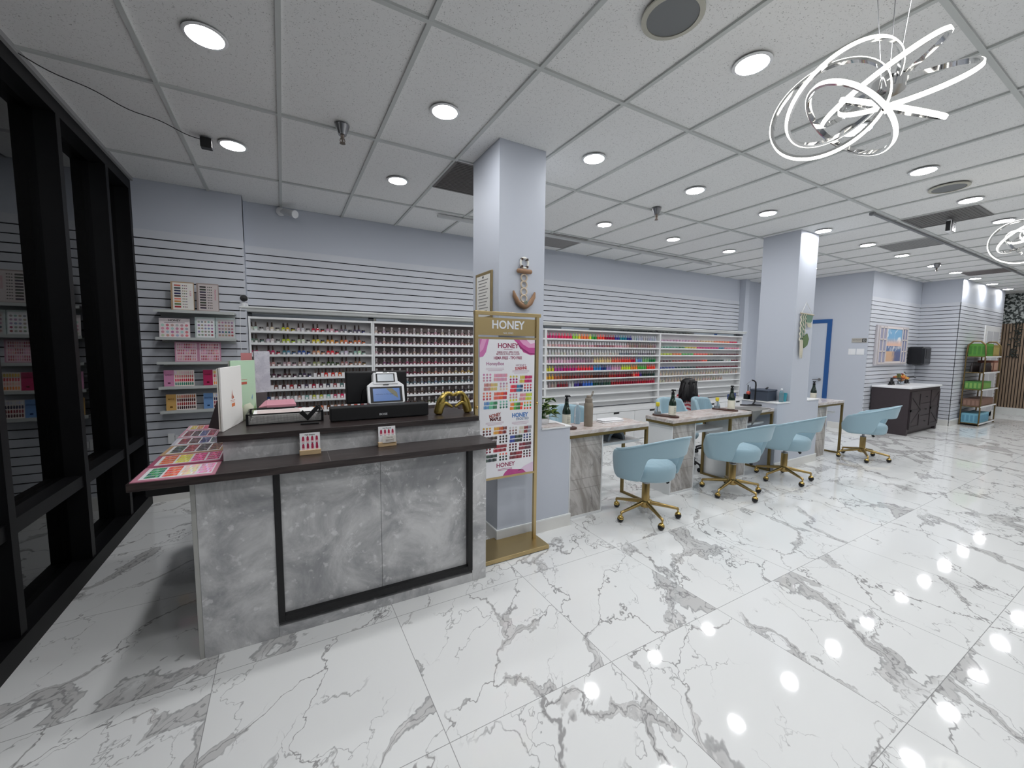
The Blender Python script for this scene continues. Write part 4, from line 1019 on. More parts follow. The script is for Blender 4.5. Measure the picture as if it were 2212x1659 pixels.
tag(b.build('wall_outlet', M_wplast), 'white wall outlet low on the slat wall by the glass', 'outlet')
o = thing('desk_camera', 'small white camera with black face on top of the left rack end', 'camera', (-.335, 5.0, 1.9175), .2)
b = MB(); b.lathe([(.036, 0), (.040, .01), (.038, .03), (.030, .036)], 18); b.build('base', M_wplast, o, smooth=40)
b = MB(); b.ball((0, 0, .078), .043, 18); b.build('head', M_wplast, o, smooth=60)
b = MB(); b.lathe([(.034, 0), (.03, .010), (1e-7, .014)], 18, 0, T(0, -.033, .080, rx=PI/2)); b.build('black_face', M_bplast, o, smooth=40)
b = MB(); b.tube([(-.02, -.03, .012), (-.04, -.05, -.05), (-.05, -.06, -.3), (-.045, -.06, -.55)], .0022, 6); b.build('white_cable', M_wplast, o, smooth=60)
# ------------------------------------------------------------------ GOLD DISPLAY STAND WITH POSTER
o = thing('poster_stand', 'tall gold floor stand with cut-out HONEY header and polish poster', 'display stand', (1.42, 2.55, 0))
b = MB(); b.bb(-.285, .285, -.15, .15, .004, .034); b.build('base', M_gold, o, bevel=.003)
for x in (-.258, .242): b = MB(); b.bb(x-.012, x+.012, -.012, .012, .034, 1.745); b.build('post', M_gold, o)
b = MB(); b.bb(-.272, .268, -.016, .016, 1.745, 1.77); b.build('top_bar', M_gold, o, bevel=.002)
b = MB(); b.bb(-.246, .23, -.010, .010, 1.578, 1.592); b.build('upper_rail', M_gold, o)
b = MB(); b.bb(-.246, .23, -.010, .010, .560, .576); b.build('lower_rail', M_gold, o)
b = MB(); b.bb(-.246, .23, -.003, .003, 1.605, 1.728); sg = b.build('sign_plate', M_gold, o)
b = MB(); b.text('HONEY', .082, T(-.005, -.0036, 1.678, rx=PI/2), 0, None, .022, .95); b.text('NAIL SERIES', .016, T(-.005, -.0036, 1.622, rx=PI/2), 0, None, .005); b.build('lettering', pm('cutout_white', (222, 226, 232), .5), sg)
for s in (-1, 1): b = MB(); b.lathe([(.008, 0), (.009, .01), (.005, .013)], 10, 0, T(-.258 if s < 0 else .242, -.012, 1.10, rx=PI/2)); b.build('thumb_screw', M_goldp, o, smooth=40)
W2, PH = .227, 1.0
Mp = T(-.008, -.009, 1.0765, rx=PI/2)
b = MB(); b.bb(-W2, W2, -.5, .5, -.004, 0, 0, Mp, lin(236, 236, 240))
def PX(u, v): return (-W2+u*2*W2, .5-v*PH)     # fractions from the top left
def pp(pts, col, z=.0008): poly_print(b, [PX(q[0], q[1]*.64 if q[1] < .3 else q[1]) for q in pts], z, Mp, lin(*col))
pp([(0, 0), (.16, 0), (.13, .08), (.11, .14), (.06, .19), (0, .2)], (206, 120, 176)); pp([(.04, 0), (.12, 0), (.06, .11), (0, .15), (0, .08)], (224, 160, 200), .001)
pp([(.60, 0), (1, 0), (1, .17), (.92, .175), (.78, .14), (.70, .06)], (196, 84, 150)); pp([(.70, 0), (1, .01), (1, .09), (.88, .09), (.77, .05)], (226, 160, 200), .001); pp([(.84, 0), (1, .0), (1, .03), (.92, .045)], (238, 220, 232), .0012); pp([(.66, .03), (.76, .09), (.9, .15), (1, .155), (1, .165), (.88, .16), (.72, .1)], (150, 50, 110), .0013)
pp([(.42, 1), (.46, .975), (.52, .955), (.64, .962), (.80, .972), (.86, 1)], (184, 66, 134)); pp([(.70, .98), (.82, .95), (.92, .935), (1, .925), (1, 1), (.86, 1), (.8, .972)], (224, 200, 222))
RDt = (150, 40, 84)
b.text('HONEY', .050, Mp @ T(*PX(.5, .046), .0012), 0, lin(*RDt), .02); rect(b, *PX(.5, .071), .07, .004, Mp, lin(190, 150, 170))
b.text('PREMIUM ACRYLIC - DIPPING POWDER', .0165, Mp @ T(*PX(.5, .091), .001), 0, lin(*RDt), .01, .62); b.text('MATCHING GEL POLISH - NAIL LACQUER', .0165, Mp @ T(*PX(.5, .105), .001), 0, lin(*RDt), .01, .62)
b.text('HEMA FREE - TPO FREE', .030, Mp @ T(*PX(.5, .133), .001), 0, lin(*RDt), .02, .76)
b.text('HoneyBee', .034, Mp @ T(*PX(.27, .173), .001), 0, lin(170, 110, 146), .012); b.text('HONEY', .020, Mp @ T(*PX(.74, .186), .001), 0, lin(170, 130, 150), .005, 1.3); b.text('SUNSHINE', .030, Mp @ T(*PX(.74, .209), .001, rz=.06), 0, lin(190, 44, 60), .03, .72)
b.text('HONEY', .034, Mp @ T(*PX(.27, .545), .001, rz=.15), 0, lin(156, 70, 60), .04, .8); b.text('MAPLE', .034, Mp @ T(*PX(.28, .573), .001), 0, lin(92, 24, 28), .05, .9)
b.text('HONEY', .042, Mp @ T(*PX(.73, .556), .001), 0, lin(100, 140, 196), .05, .95); b.text('FROSTED', .026, Mp @ T(*PX(.78, .585), .0012), 0, lin(80, 110, 150), .01)
for cx_, v0 in ((.27, .205), (.74, .226), (.27, .596), (.74, .607)):
    for k in range(3): rect(b, *PX(cx_, v0+k*.0085), .145-.03*(k == 2), .0035, Mp, lin(206, 182, 196))
b.text('HONEY', .045, Mp @ T(*PX(.47, .918), .001), 0, lin(*RDt), .02)
for k in range(2): rect(b, *PX(.46, .946+k*.009), .12, .004, Mp, lin(170, 110, 140))
def blk_dots(u0, vc, cols):
    for j in range(3):
        for i in range(3):
            c = cols[min(len(cols)-1, int((j*3+i)/9*len(cols)))]; x, y = PX(u0+i*.055, vc+(j-1)*.0205); dot(b, x, y, .0082, Mp, lin(*jc(c, 10)))
def blk_nails(u0, vc, cols):
    for j in range(2):
        for i in range(10):
            c = cols[min(len(cols)-1, int(i/10*len(cols)))]; x, y = PX(u0+i*.0235-.008*j, vc+(j-.5)*.029); nail(b, x, y, .0098, .025, Mp, lin(*jc(c, 10)))
LL = [([(206, 150, 176)], [(216, 150, 170)]), ([(190, 150, 170), (236, 206, 180)], [(196, 140, 130), (214, 190, 120)]), ([(226, 130, 120), (220, 110, 90), (206, 80, 90)], [(230, 110, 90), (236, 100, 50), (196, 50, 60)]), ([(140, 190, 176), (110, 160, 150), (60, 110, 90)], [(100, 150, 196), (110, 190, 150), (40, 120, 80)]),
      ([(216, 170, 80), (120, 50, 50), (90, 40, 44)], [(226, 160, 50), (190, 90, 40), (120, 40, 40)]), ([(60, 44, 46)], [(80, 40, 40), (60, 34, 36)]), ([(120, 30, 44)], [(170, 30, 50), (140, 24, 40)]), ([(226, 130, 120), (60, 60, 56), (40, 50, 48)], [(40, 66, 58), (36, 50, 48)])]
RR = [([(206, 190, 90), (160, 40, 110), (196, 40, 100)], [(206, 190, 80), (206, 30, 100), (196, 30, 96)]), ([(216, 90, 110), (190, 70, 80), (70, 90, 130)], [(236, 60, 80), (206, 50, 70), (50, 130, 170), (40, 50, 100)]), ([(214, 140, 160), (206, 150, 150), (214, 216, 70)], [(226, 150, 160), (206, 216, 60)]), ([(236, 160, 80), (60, 170, 90), (230, 80, 60)], [(240, 140, 50), (100, 190, 70), (40, 120, 50), (240, 70, 50)]),
      ([(206, 206, 206), (150, 110, 110), (110, 90, 90)], [(214, 206, 190), (130, 40, 50), (150, 150, 156)]), ([(60, 80, 130), (40, 44, 50)], [(40, 70, 150), (40, 60, 50), (36, 50, 44)]), ([(110, 50, 60), (70, 44, 50)], [(130, 30, 50), (90, 30, 46)]), ([(70, 40, 46), (120, 36, 56)], [(110, 26, 36), (140, 28, 40)])]
for k in range(8):
    vl = .271+.066*k if k < 4 else .657+.0660*(k-4); vr = .289+.066*k if k < 4 else .668+.0625*(k-4)
    if k % 2 == 0: blk_dots(.075, vl, LL[k][0]); blk_nails(.265, vl, LL[k][1]); blk_dots(.55, vr, RR[k][0]); blk_nails(.735, vr, RR[k][1])
    else: blk_nails(.09, vl, LL[k][1]); blk_dots(.37, vl, LL[k][0]); blk_nails(.56, vr, RR[k][1]); blk_dots(.82, vr, RR[k][0])
b.build('poster', M_print, o)

# ------------------------------------------------------------------ THINGS ON THE PILLARS
o = thing('framed_licence', 'gold framed licence hanging on the left side of near pillar', 'frame', (1.399, 2.91, 1.92))
b = MB(); b.bb(-.012, 0, -.145, .145, -.185, .185); b.build('frame', M_gold, o, bevel=.002)
b = MB(); b.bb(-.014, -.012, -.12, .12, -.16, .16, 0, None, lin(228, 226, 220))
for k in range(11):
    b.bb(-.0145, -.014, -.09+.02*(k % 3), .09-.015*(k % 2), .12-k*.024, .127-k*.024, 0, None, lin(130, 128, 126))
b.bb(-.0145, -.014, -.012, .012, .138, .154, 0, None, lin(60, 60, 60)); b.build('certificate', M_print, o)
o = thing('anchor_ornament', 'rope wrapped anchor wall ornament with rings hanging on near pillar', 'ornament', (1.608, 2.668, 1.86))
M_rope = pm('rope_brown', (150, 118, 92), .85, bump=.9, bscale=260, var=.2); M_ring = pm('rope_ring', (206, 190, 168), .7, bump=.4, bscale=300)
b = MB(); b.tube([(-.095, -.018, .085), (-.085, -.018, .05), (-.055, -.018, .0), (-.02, -.018, -.022), (0, -.018, -.026), (.02, -.018, -.022), (.055, -.018, .0), (.085, -.018, .05), (.095, -.018, .085)], [.006, .015, .019, .021, .022, .021, .019, .015, .006], 12); b.build('arms', M_rope, o, smooth=60)
b = MB(); b.tube([(-.062, -.018, .235), (-.055, -.018, .235), (.055, -.018, .235), (.062, -.018, .235)], [.012, .017, .017, .012], 12); b.build('stock', M_rope, o, smooth=60)
for k in range(4):
    b = MB(); b.tube([(.026*math.cos(2*PI*i/20), -.012, .032+k*.052+.026*math.sin(2*PI*i/20)) for i in range(20)], .006, 8, closed=True); b.build('ring', M_ring, o, smooth=60)
b = MB(); b.tube([(.032*math.cos(2*PI*i/24), -.014, .296+.038*math.sin(2*PI*i/24)) for i in range(24)], .0085, 8, closed=True); lb = b.build('lifebuoy', pm('buoy_white', (226, 224, 216), .6), o, smooth=60)
b = MB()
for k in range(4):
    a = PI/4+k*PI/2; b.box((.032*math.cos(a), -.014, .296+.038*math.sin(a)), (.016, .02, .016))
b.build('buoy_band', pm('band_dark', (70, 56, 48), .7), lb)
b = MB()
for k in range(4): a = PI*k/4; b.tube([(.018*math.cos(a), -.043, .018*math.sin(a)), (-.018*math.cos(a), -.043, -.018*math.sin(a))], .0018, 6)
b.tube([(.013*math.cos(2*PI*i/18), -.043, .013*math.sin(2*PI*i/18)) for i in range(18)], .0025, 6, closed=True); b.build('ship_wheel', pm('wheel_green', (120, 140, 130), .5), o, smooth=60)
o = thing('macrame_hanging', 'green and cream macrame wall hanging on the far pillar', 'wall hanging', (5.855, 2.676, 1.985))
b = MB(); b.tube([(-.165, -.02, .01), (.165, -.02, .0)], .009, 8); b.build('dowel', pm('dowel_wood', (170, 160, 140), .7), o, smooth=60)
b = MB(); b.tube([(-.14, -.02, .01), (-.01, -.006, .155), (.13, -.02, .01)], .002, 6); b.build('hanging_string', pm('string_white', (216, 214, 206), .8), o)
M_cream = pm('yarn_cream', (212, 206, 188), .9, bump=.5, bscale=200); M_sage = pm('yarn_sage', (110, 136, 120), .9, bump=.5, bscale=200); M_moss2 = pm('yarn_moss', (96, 116, 80), .9)
for k in range(5):
    b = MB(); x = -.14+k*.026; n = 22; ln = .34-.02*k
    b.tube([(x+.006*math.sin(i*1.4), -.018-.005*math.cos(i*1.4), -ln*i/n) for i in range(n+1)], .008, 6); b.build('braid', M_cream if k % 2 == 0 else M_sage, o, smooth=60)
b = MB(); b.prism([(-.02, 0), (.15, 0), (.13, -.08), (.06, -.13), (.0, -.10)], -.022, -.012, 0, T(rx=PI/2) @ Matrix.Scale(-1, 4, (0, 0, 1))); b.build('weave_panel', M_sage, o)
b = MB(); b.prism([(-.08, -.30), (.03, -.24), (.08, -.31), (.05, -.39), (-.03, -.43)], -.024, -.012, 0, T(rx=PI/2) @ Matrix.Scale(-1, 4, (0, 0, 1))); b.build('leaf_patch', M_moss2, o)
b = MB()
for k in range(9): b.tube([(-.14+k*.009, -.018, -.32), (-.135+k*.009, -.024, -.42), (-.12+k*.008, -.018, -.52-.02*(k % 3))], .004, 5)
for k in range(6): b.tube([(.0+k*.022, -.02, -.10), (.03+k*.016, -.026, -.16), (.02+k*.02, -.02, -.12-.03*(k % 2))], .005, 5)
b.build('fringe', M_cream, o, smooth=60)

# ------------------------------------------------------------------ MANICURE DESKS
ZD = .80
def desk(lab, x0, x1, peds, yf=2.70, yb=3.05, shelves=(), legs=()):
    o = thing('manicure_desk', lab, 'desk', ((x0+x1)/2, (yf+yb)/2, 0), 0, 'manicure desks along the pillars'); c = o.location
    b = MB(); b.bb(x0, x1, yf, yb, ZD-.035, ZD); b.build('table_top', M_desktop, o, off=c, bevel=.002)
    b = MB(); b.bb(x0+.004, x1-.004, yf+.004, yf+.03, ZD-.062, ZD-.0352); b.bb(x0+.004, x1-.004, yb-.03, yb-.004, ZD-.062, ZD-.0352); b.bb(x1-.03, x1-.004, yf+.03, yb-.03, ZD-.062, ZD-.0352); b.bb(x0+.004, x0+.03, yf+.03, yb-.03, ZD-.062, ZD-.0352); b.build('gold_frame', M_olive, o, off=c)
    for p0, p1 in peds:
        b = MB(); b.bb(p0+.012, p1-.012, yf+.036, yf+.05, .022, ZD-.063, 0)
        for z in (.26, .35, .65): b.bb(p0+.013, p1-.013, yf+.0355, yf+.037, z, z+.003, 1)
        b.build('pedestal_front', [M_desk, pm('joint_grey', (128, 122, 118), .6)], o, off=c)
        b = MB(); b.bb(p0, p1, yf+.05, yb-.02, 0, ZD-.063); b.bb(p0, p0+.012, yf+.03, yf+.05, 0, ZD-.063); b.bb(p1-.012, p1, yf+.03, yf+.05, 0, ZD-.063); b.bb(p0+.012, p1-.012, yf+.03, yf+.05, 0, .022); b.build('pedestal', M_white, o, off=c)
    for s0, s1 in shelves:
        b = MB(); b.bb(s0, s1, yf+.10, yb-.02, .60, .625); b.build('under_shelf', M_white, o, off=c)
    for lx in legs:
        for ly in (yf+.017, yb-.017): b = MB(); b.bb(lx-.013, lx+.013, ly-.013, ly+.013, 0, ZD-.0622); b.build('leg', M_olive, o, off=c)
        b = MB(); b.bb(lx-.011, lx+.011, yf+.03, yb-.03, .0, .022); b.build('foot_bar', M_olive, o, off=c)
    return o
desk('stone topped manicure desk beside the near pillar with a tall grey flask', 2.12, 3.10, [(2.15, 2.535)], 2.715, 3.05, [(2.535, 3.085)], [3.083])
desk('long double manicure desk between the pillars with draped grey towel', 3.43, 5.315, [(3.46, 3.84), (4.46, 4.80)], 2.70, 3.06, [(3.84, 4.43), (4.80, 5.28)], [4.435, 5.297])
desk('manicure desk beyond the far pillar', 6.43, 7.19, [(6.45, 6.75)], 2.69, 3.05, [(6.75, 7.17)], [7.172])

# ------------------------------------------------------------------ SALON CHAIRS
def smooth01(t): t = max(0, min(1, t)); return t*t*(3-2*t)
def make_shell():
    N, R = 56, 9; v = []; f = []
    amax = math.radians(136)
    for i in range(N+1):
        a = -amax+2*amax*i/N; aa = abs(a); t = aa/amax
        gap = 1-smooth01((math.degrees(aa)-46)/13)
        zb = .385+gap*.235 + .02*math.cos(a)*(1-gap)
        zt = .795-.155*smooth01(math.degrees(aa)/120)
        edge = smooth01((math.degrees(aa)-112)/24)
        zt -= edge*.13; zb += edge*.05
        for j in range(R):
            z = zb+(zt-zb)*j/(R-1)
            r = .262+.11*(z-.40)+.035*max(0, math.cos(a))*(z-.4)/.4
            v.append((r*1.03*math.sin(a), -r*math.cos(a)*1.02, z))
    for i in range(N):
        for j in range(R-1): f.append((i*R+j, (i+1)*R+j, (i+1)*R+j+1, i*R+j+1))
    return v, f
def star_base(o, phase, mat_leg, mat_caster, ball=True, curve=0.0):
    b = MB(); b.lathe([(.045, .095), (.05, .11), (.048, .145), (.036, .155)], 18); b.build('hub', mat_leg, o, smooth=40)
    for k in range(5):
        a = phase+k*2*PI/5; ca, sa = math.cos(a), math.sin(a)
        b = MB(); pts = []
        for i in range(8):
            r = .03+.255*i/7; z = .135-.045*(i/7)+curve*math.sin(PI*i/7)
            pts.append((r*ca, r*sa, z))
        pts.append((.288*ca, .288*sa, .078)); b.tube(pts, [.020, .019, .018, .0165, .015, .014, .013, .0125, .012], 10); lg = b.build('leg', mat_leg, o, smooth=50)
        b = MB()
        b.tube([(.288*ca, .288*sa, .082), (.288*ca, .288*sa, .060)], .008, 8)
        if ball: b.ball((.288*ca+.008*sa, .288*sa-.008*ca, .036), .027, 14)
        else:
            for s in (-1, 1): b.lathe([(.012, -.009), (.027, -.008), (.027, .008), (.012, .009)], 14, 0, Matrix.Translation((.288*ca+s*.013*sa, .288*sa-s*.013*ca, .0275)) @ Matrix.Rotation(a, 4, 'Z') @ Matrix.Rotation(PI/2, 4, 'X'))
        cs = b.build('caster', mat_caster, lg, smooth=40)
        if ball:
            b = MB(); b.ball((.288*ca+.010*sa, .288*sa-.010*ca, .0285), .0282, 14); 
            b.build('tread', M_bplast, lg, smooth=40)
def seat_mesh(R=.245, z0=.385, z1=.525, tuft=True):
    v = []; f = []; N = 72
    prof = [(0.0, z1+.004), (.12, z1+.005), (.25, z1+.006), (.37, z1+.006), (.5, z1+.006), (.62, z1+.005), (.75, z1+.002), (.83, z1-.003), (.9, z1-.008), (.98, z1-.03), (1.0, z1-.06), (.97, z0+.02), (.9, z0), (0.0, z0)]
    for r, z in prof:
        for k in range(N):
            a = 2*PI*k/N; x, y = r*R*math.cos(a), r*R*math.sin(a)*1.02
            zz = z
            if tuft and r < .95 and z > z1-.02: zz -= .009*(1-abs(math.sin((x*.8+y)*PI/.06)))**2
            v.append((x, y, zz))
    for i in range(len(prof)-1):
        for k in range(N): f.append((i*N+(k+1) % N, i*N+k, (i+1)*N+k, (i+1)*N+(k+1) % N))
    return v, f
def salon_chair(lab, loc, phase, rz=0.0):
    o = thing('salon_chair', lab, 'chair', loc, rz, 'blue velvet salon chairs')
    v, f = make_shell(); b = MB(); b.add(v, f); b.build('backrest', M_velvet, o, smooth=60, solid=.036, subsurf=1)
    top = [v[i*9+8] for i in range(7, 50)]; b = MB(); b.tube([(p[0]*1.06, p[1]*1.06, p[2]+.004) for p in top], .006, 8); b.build('piping', pm('velvet_piping', (172, 198, 210), .7), o, smooth=60)
    v, f = seat_mesh(); b = MB(); b.add(v, f); b.build('seat', M_velvet, o, smooth=60)
    M_bgold = pm('chair_gold', (178, 152, 100), .3, 1.0)
    b = MB(); b.lathe([(.034, .14), (.034, .305), (.030, .312)], 18); b.build('column', M_bgold, o, smooth=40)
    b = MB(); b.lathe([(.034, .3121), (.034, .322), (.016, .323), (.016, .385)], 14); b.build('gas_lift', M_steel, o, smooth=40)
    b = MB(); b.bb(-.07, .07, -.09, .09, .365, .386); b.tube([(.06, -.02, .37), (.17, -.05, .36), (.20, -.06, .335)], [.006, .006, .006], 6); b.tube([(.17, -.05, .362), (.21, -.07, .30)], [.012, .016], 8); b.build('lever', M_bplast, o, smooth=40)
    star_base(o, phase-rz, M_bgold, M_goldp)
    return o
salon_chair('light blue velvet chair with gold base nearest the camera at first desk', (2.82, 2.48, 0), math.radians(35))
salon_chair('light blue velvet chair with gold base in the middle, at left half of long desk', (4.12, 2.47, 0), math.radians(44), -.05)
salon_chair('light blue velvet chair with gold base in front of the far pillar low wall', (5.13, 2.46, 0), math.radians(29))
salon_chair('light blue velvet chair with gold base beyond the far pillar, beside dark vanity', (7.14, 2.42, 0), math.radians(68), .12)
def tech_chair(lab, loc, rz, topz=.90):
    o = thing('technician_chair', lab, 'chair', loc, rz, 'technician chairs behind the desks')
    N, R = 48, 8; v = []; f = []; amax = math.radians(72)
    for i in range(N+1):
        a = -amax+2*amax*i/N; t = abs(a)/amax
        zt = topz-.03*t-.14*smooth01((t-.72)/.28); zb = .50+.03*smooth01((t-.7)/.3)
        for j in range(R):
            z = zb+(zt-zb)*j/(R-1); r = .255+.05*(z-.5) - .007*abs(math.sin(a*7.5))**.5*-1
            v.append((r*math.sin(a), -r*math.cos(a), z))
    for i in range(N):
        for j in range(R-1): f.append((i*R+j, (i+1)*R+j, (i+1)*R+j+1, i*R+j+1))
    b = MB(); b.add(v, f); b.build('backrest', M_velvet, o, smooth=60, solid=.05, subsurf=1)
    v, f = seat_mesh(.23, .40, .50); b = MB(); b.add(v, f); b.build('seat', M_velvet, o, smooth=60)
    b = MB(); b.lathe([(.028, .14), (.028, .28), (.016, .285), (.016, .41)], 14); b.build('column', M_bplast, o, smooth=40)
    star_base(o, .5, M_bplast, M_bplast, False, .025)
    return o
tech_chair('blue channel-tufted technician chair with black base behind the near desk', (2.72, 3.36, 0), PI)
tech_chair('blue channel-tufted technician chair behind the long desk, left of the seated person', (4.42, 3.38, 0), PI, .89)
tech_chair('blue channel-tufted technician chair behind the long desk, right of the seated person', (5.24, 3.46, 0), PI+.25, .85)

# ------------------------------------------------------------------ THINGS ON THE DESKS
M_green = pm('dark_green_bottle', (26, 44, 34), .15, coat=.4)
def pump_bottle(lab, loc, h=.28, rz=0):
    o = thing('lotion_bottle', lab, 'lotion bottle', loc, rz, 'dark green lotion pump bottles'); k = h/.28
    b = MB(); b.lathe([(.036*k, 0), (.038*k, .004), (.038*k, .12*k), (.037*k, .135*k), (.028*k, .165*k), (.019*k, .195*k), (.0165*k, .218*k), (.018*k, .222*k), (.018*k, .226*k), (.014*k, .228*k)], 24); bd = b.build('bottle', M_green, o, smooth=50)
    b = MB(); b.lathe([(.0386*k, .006), (.0386*k, .108*k)], 24); b.build('label', pm('cream_label', (226, 224, 208), .6), o, smooth=60)
    b = MB()
    for q in range(6): b.bb(-.022*k, .014*k, -.0392*k, -.0388*k, (.03+q*.01)*k, (.0325+q*.01)*k)
    b.text('Green Tea', .012, T(0, -.0392*k, .097*k, rx=PI/2)); b.build('label_print', pm('label_ink', (110, 112, 100), .6), o)
    b = MB()
    for s in (-1, 1): b.add([(s*.002, -.0305*k, .145*k), (s*.014, -.030*k, .152*k), (s*.010, -.0265*k, .172*k), (s*.002, -.027*k, .168*k)], [(0, 1, 2, 3)])
    b.build('leaf_emblem', pm('emblem_pale', (170, 186, 170), .4), o)
    b = MB(); b.lathe([(.0165*k, .229*k), (.0165*k, .248*k), (.008*k, .250*k), (.008*k, .264*k)], 16); b.bb(-.010*k, .030*k, -.009*k, .009*k, .264*k, .278*k); b.lathe([(.018*k, .264*k), (.018*k, .277*k), (.014*k, .28*k)], 16); b.tube([(.026*k, 0, .272*k), (.036*k, 0, .270*k), (.038*k, 0, .262*k)], .005*k, 8); b.build('pump', M_bplast, o, smooth=40)
    return o
def tray(lab, loc, rz, L=.29, w=.10):
    o = thing('wooden_tray', lab, 'tray', loc, rz, 'dark wooden desk trays')
    b = MB(); pts = [(w/2*math.cos(a), L/2-w/2+w/2*math.sin(a)) for a in [PI*k/10 for k in range(11)]]+[(w/2*math.cos(a), -L/2+w/2+w/2*math.sin(a)) for a in [PI+PI*k/10 for k in range(11)]]
    b.prism(pts, .0, .016); b.build('tray_board', pm('walnut', (74, 48, 40), .4, var=.15, bscale=30), o, bevel=.003)
    return o
tray('dark wooden tray at the left end of near desk, under the green pump bottle', (2.215, 2.90, ZD), .15, .25)
tray('dark wooden tray at the left corner of long desk', (3.565, 2.905, ZD), .25)
tray('dark wooden tray in the middle of the long desk', (4.60, 2.895, ZD), .25)
pump_bottle('dark green lotion pump bottle on near desk beside the clear water bottle', (2.225, 2.90, ZD+.0165))
pump_bottle('dark green lotion pump bottle on the tray at left corner of long desk', (3.60, 2.85, ZD+.0165))
pump_bottle('dark green lotion pump bottle on the middle tray of long desk, near the towel', (4.635, 2.84, ZD+.0165), .285, .6)
pump_bottle('dark green lotion pump bottle on the desk beyond the far pillar', (6.78, 2.92, ZD))
def acetone(lab, loc):
    o = thing('pump_flask', lab, 'flask', loc, 0, 'clear pump flasks with yellow caps')
    b = MB(); b.lathe([(.034, 0), (.036, .004), (.034, .03), (.017, .075), (.014, .085)], 20); b.build('flask', M_clear, o, smooth=50)
    b = MB(); b.lathe([(.030, .004), (.031, .024), (1e-7, .0245)], 16); b.build('liquid', pm('flask_liquid', (206, 210, 206), .1, trans=.6), o, smooth=50)
    b = MB(); b.lathe([(.0155, .086), (.020, .092), (.021, .125), (.018, .13)], 18); b.build('yellow_cap', pm('cap_yellow', (222, 206, 60), .4), o, smooth=40)
    b = MB(); b.tube([(0, 0, .02), (0, 0, .086)], .004, 6); b.build('dip_tube', pm('tube_olive', (110, 104, 70), .4), o)
acetone('clear pump flask with yellow cap on the left corner tray of long desk', (3.53, 2.985, ZD+.0165))
acetone('clear pump flask with yellow cap on the middle tray of long desk', (4.565, 2.975, ZD+.0165))
o = thing('insulated_flask', 'tall taupe insulated flask with loop lid on near desk', 'flask', (2.45, 2.86, ZD))
M_taupe2 = pm('flask_taupe', (140, 130, 116), .5)
b = MB(); b.lathe([(.038, 0), (.041, .004), (.042, .19), (.041, .205), (.034, .222)], 28); b.build('body', M_taupe2, o, smooth=50)
b = MB(); b.lathe([(.034, .2225), (.0345, .255), (.030, .262), (.024, .263), (.021, .285), (.018, .288)], 24); b.build('lid', pm('lid_taupe', (128, 118, 106), .5), o, smooth=50)
b = MB(); b.tube([(.016, 0, .268), (.028, 0, .285), (.036, 0, .31), (.046, 0, .325), (.052, 0, .322), (.048, 0, .30), (.036, 0, .28), (.022, 0, .266)], .0035, 8); b.build('loop_handle', MATS['lid_taupe'], o, smooth=60)
def water_bottle(name, lab, loc, h=.2, dispenser=False):
    o = thing(name, lab, 'bottle', loc, 0); k = h/.2
    b = MB(); b.lathe([(.026*k, 0), (.030*k, .006*k), (.030*k, .05*k), (.028*k, .055*k), (.030*k, .06*k), (.030*k, .125*k), (.024*k, .155*k), (.012*k, .175*k), (.012*k, .188*k)], 20); b.build('bottle', M_clear, o, smooth=50)
    b = MB(); b.lathe([(.0135*k, .186*k), (.0135*k, .2*k), (.012*k, .202*k)], 16); b.build('cap', M_wplast, o, smooth=40)
    return o
wb = water_bottle('plastic_bottle', 'clear plastic bottle with white cap between pump bottle and taupe flask', (2.43, 3.00, ZD), .2)
o = thing('nail_lamp', 'flat white nail lamp plate lying on the near desk', 'nail lamp', (2.81, 2.95, ZD), -.05)
b = MB(); b.prism([(-.14, -.055), (-.12, -.07), (.11, -.07), (.13, -.05), (.13, .055), (.11, .07), (-.11, .07), (-.14, .05)], .0, .014); b.build('lower_plate', M_wplast, o, bevel=.004)
b = MB(); b.prism([(-.14, -.05), (-.12, -.065), (.11, -.065), (.13, -.045), (.13, .055), (.11, .07), (-.11, .07), (-.14, .05)], .017, .026); b.build('upper_plate', M_wplast, o, bevel=.004)
o = thing('drying_lamp', 'grey domed drying lamp on the shelf under near desk', 'nail lamp', (2.80, 2.93, .6255), 0)
v, f = [], []
b = MB(); arc = [(-.11+.0*k, 0) for k in range(0)]
out = [(.115*math.cos(PI*k/14), .115*math.sin(PI*k/14)) for k in range(15)]; inn = [(.088*math.cos(PI*k/14), .084*math.sin(PI*k/14)) for k in range(14, -1, -1)]
b.prism(out+inn, -.085, .085, 0, T(rx=PI/2)); b.build('dome', pm('lamp_grey', (120, 124, 130), .5), o, smooth=40)
b = MB(); b.bb(-.088, .088, .06, .08, .001, .06); b.build('back_plate', pm('lamp_inner', (50, 54, 64), .5), o)
o = thing('towel', 'grey towel draped over the front edge of the long desk', 'towel', (5.02, 2.86, ZD))
b = MB(); N = 20; v = []; f = []
for i in range(N+1):
    for j in range(N+1):
        u, t = i/N, j/N; x = -.20+.42*u; y = -.22+.36*t*(1-.2*u) + .0
        z = .004+.003*math.sin(u*9+t*5)
        yy = y
        if y < -.165 and u < .55:
            d = -.165-y; yy = -.168-.004*math.sin(u*20); z = .004-d*1.6*(1-u/.55)*2.0
        elif y < -.155: yy = max(y, -.155)
        v.append((x, yy, z))
for i in range(N):
    for j in range(N): f.append((i*(N+1)+j, (i+1)*(N+1)+j, (i+1)*(N+1)+j+1, i*(N+1)+j+1))
b.add(v, f); b.build('cloth', pm('towel_grey', (116, 116, 114), .9, bump=.4, bscale=500), o, smooth=60, solid=.004)
o = thing('desk_lamp_stand', 'black bent tube lamp stand at the right end of long desk', 'lamp stand', (5.20, 2.96, ZD+.009))
b = MB(); b.tube([(-.08, .06, .008), (-.02, .0, .008), (.10, -.05, .008), (.16, -.10, .008)], .009, 8); b.tube([(.10, -.05, .008), (.15, .02, .008)], .008, 8); b.build('base', M_black, o, smooth=50)
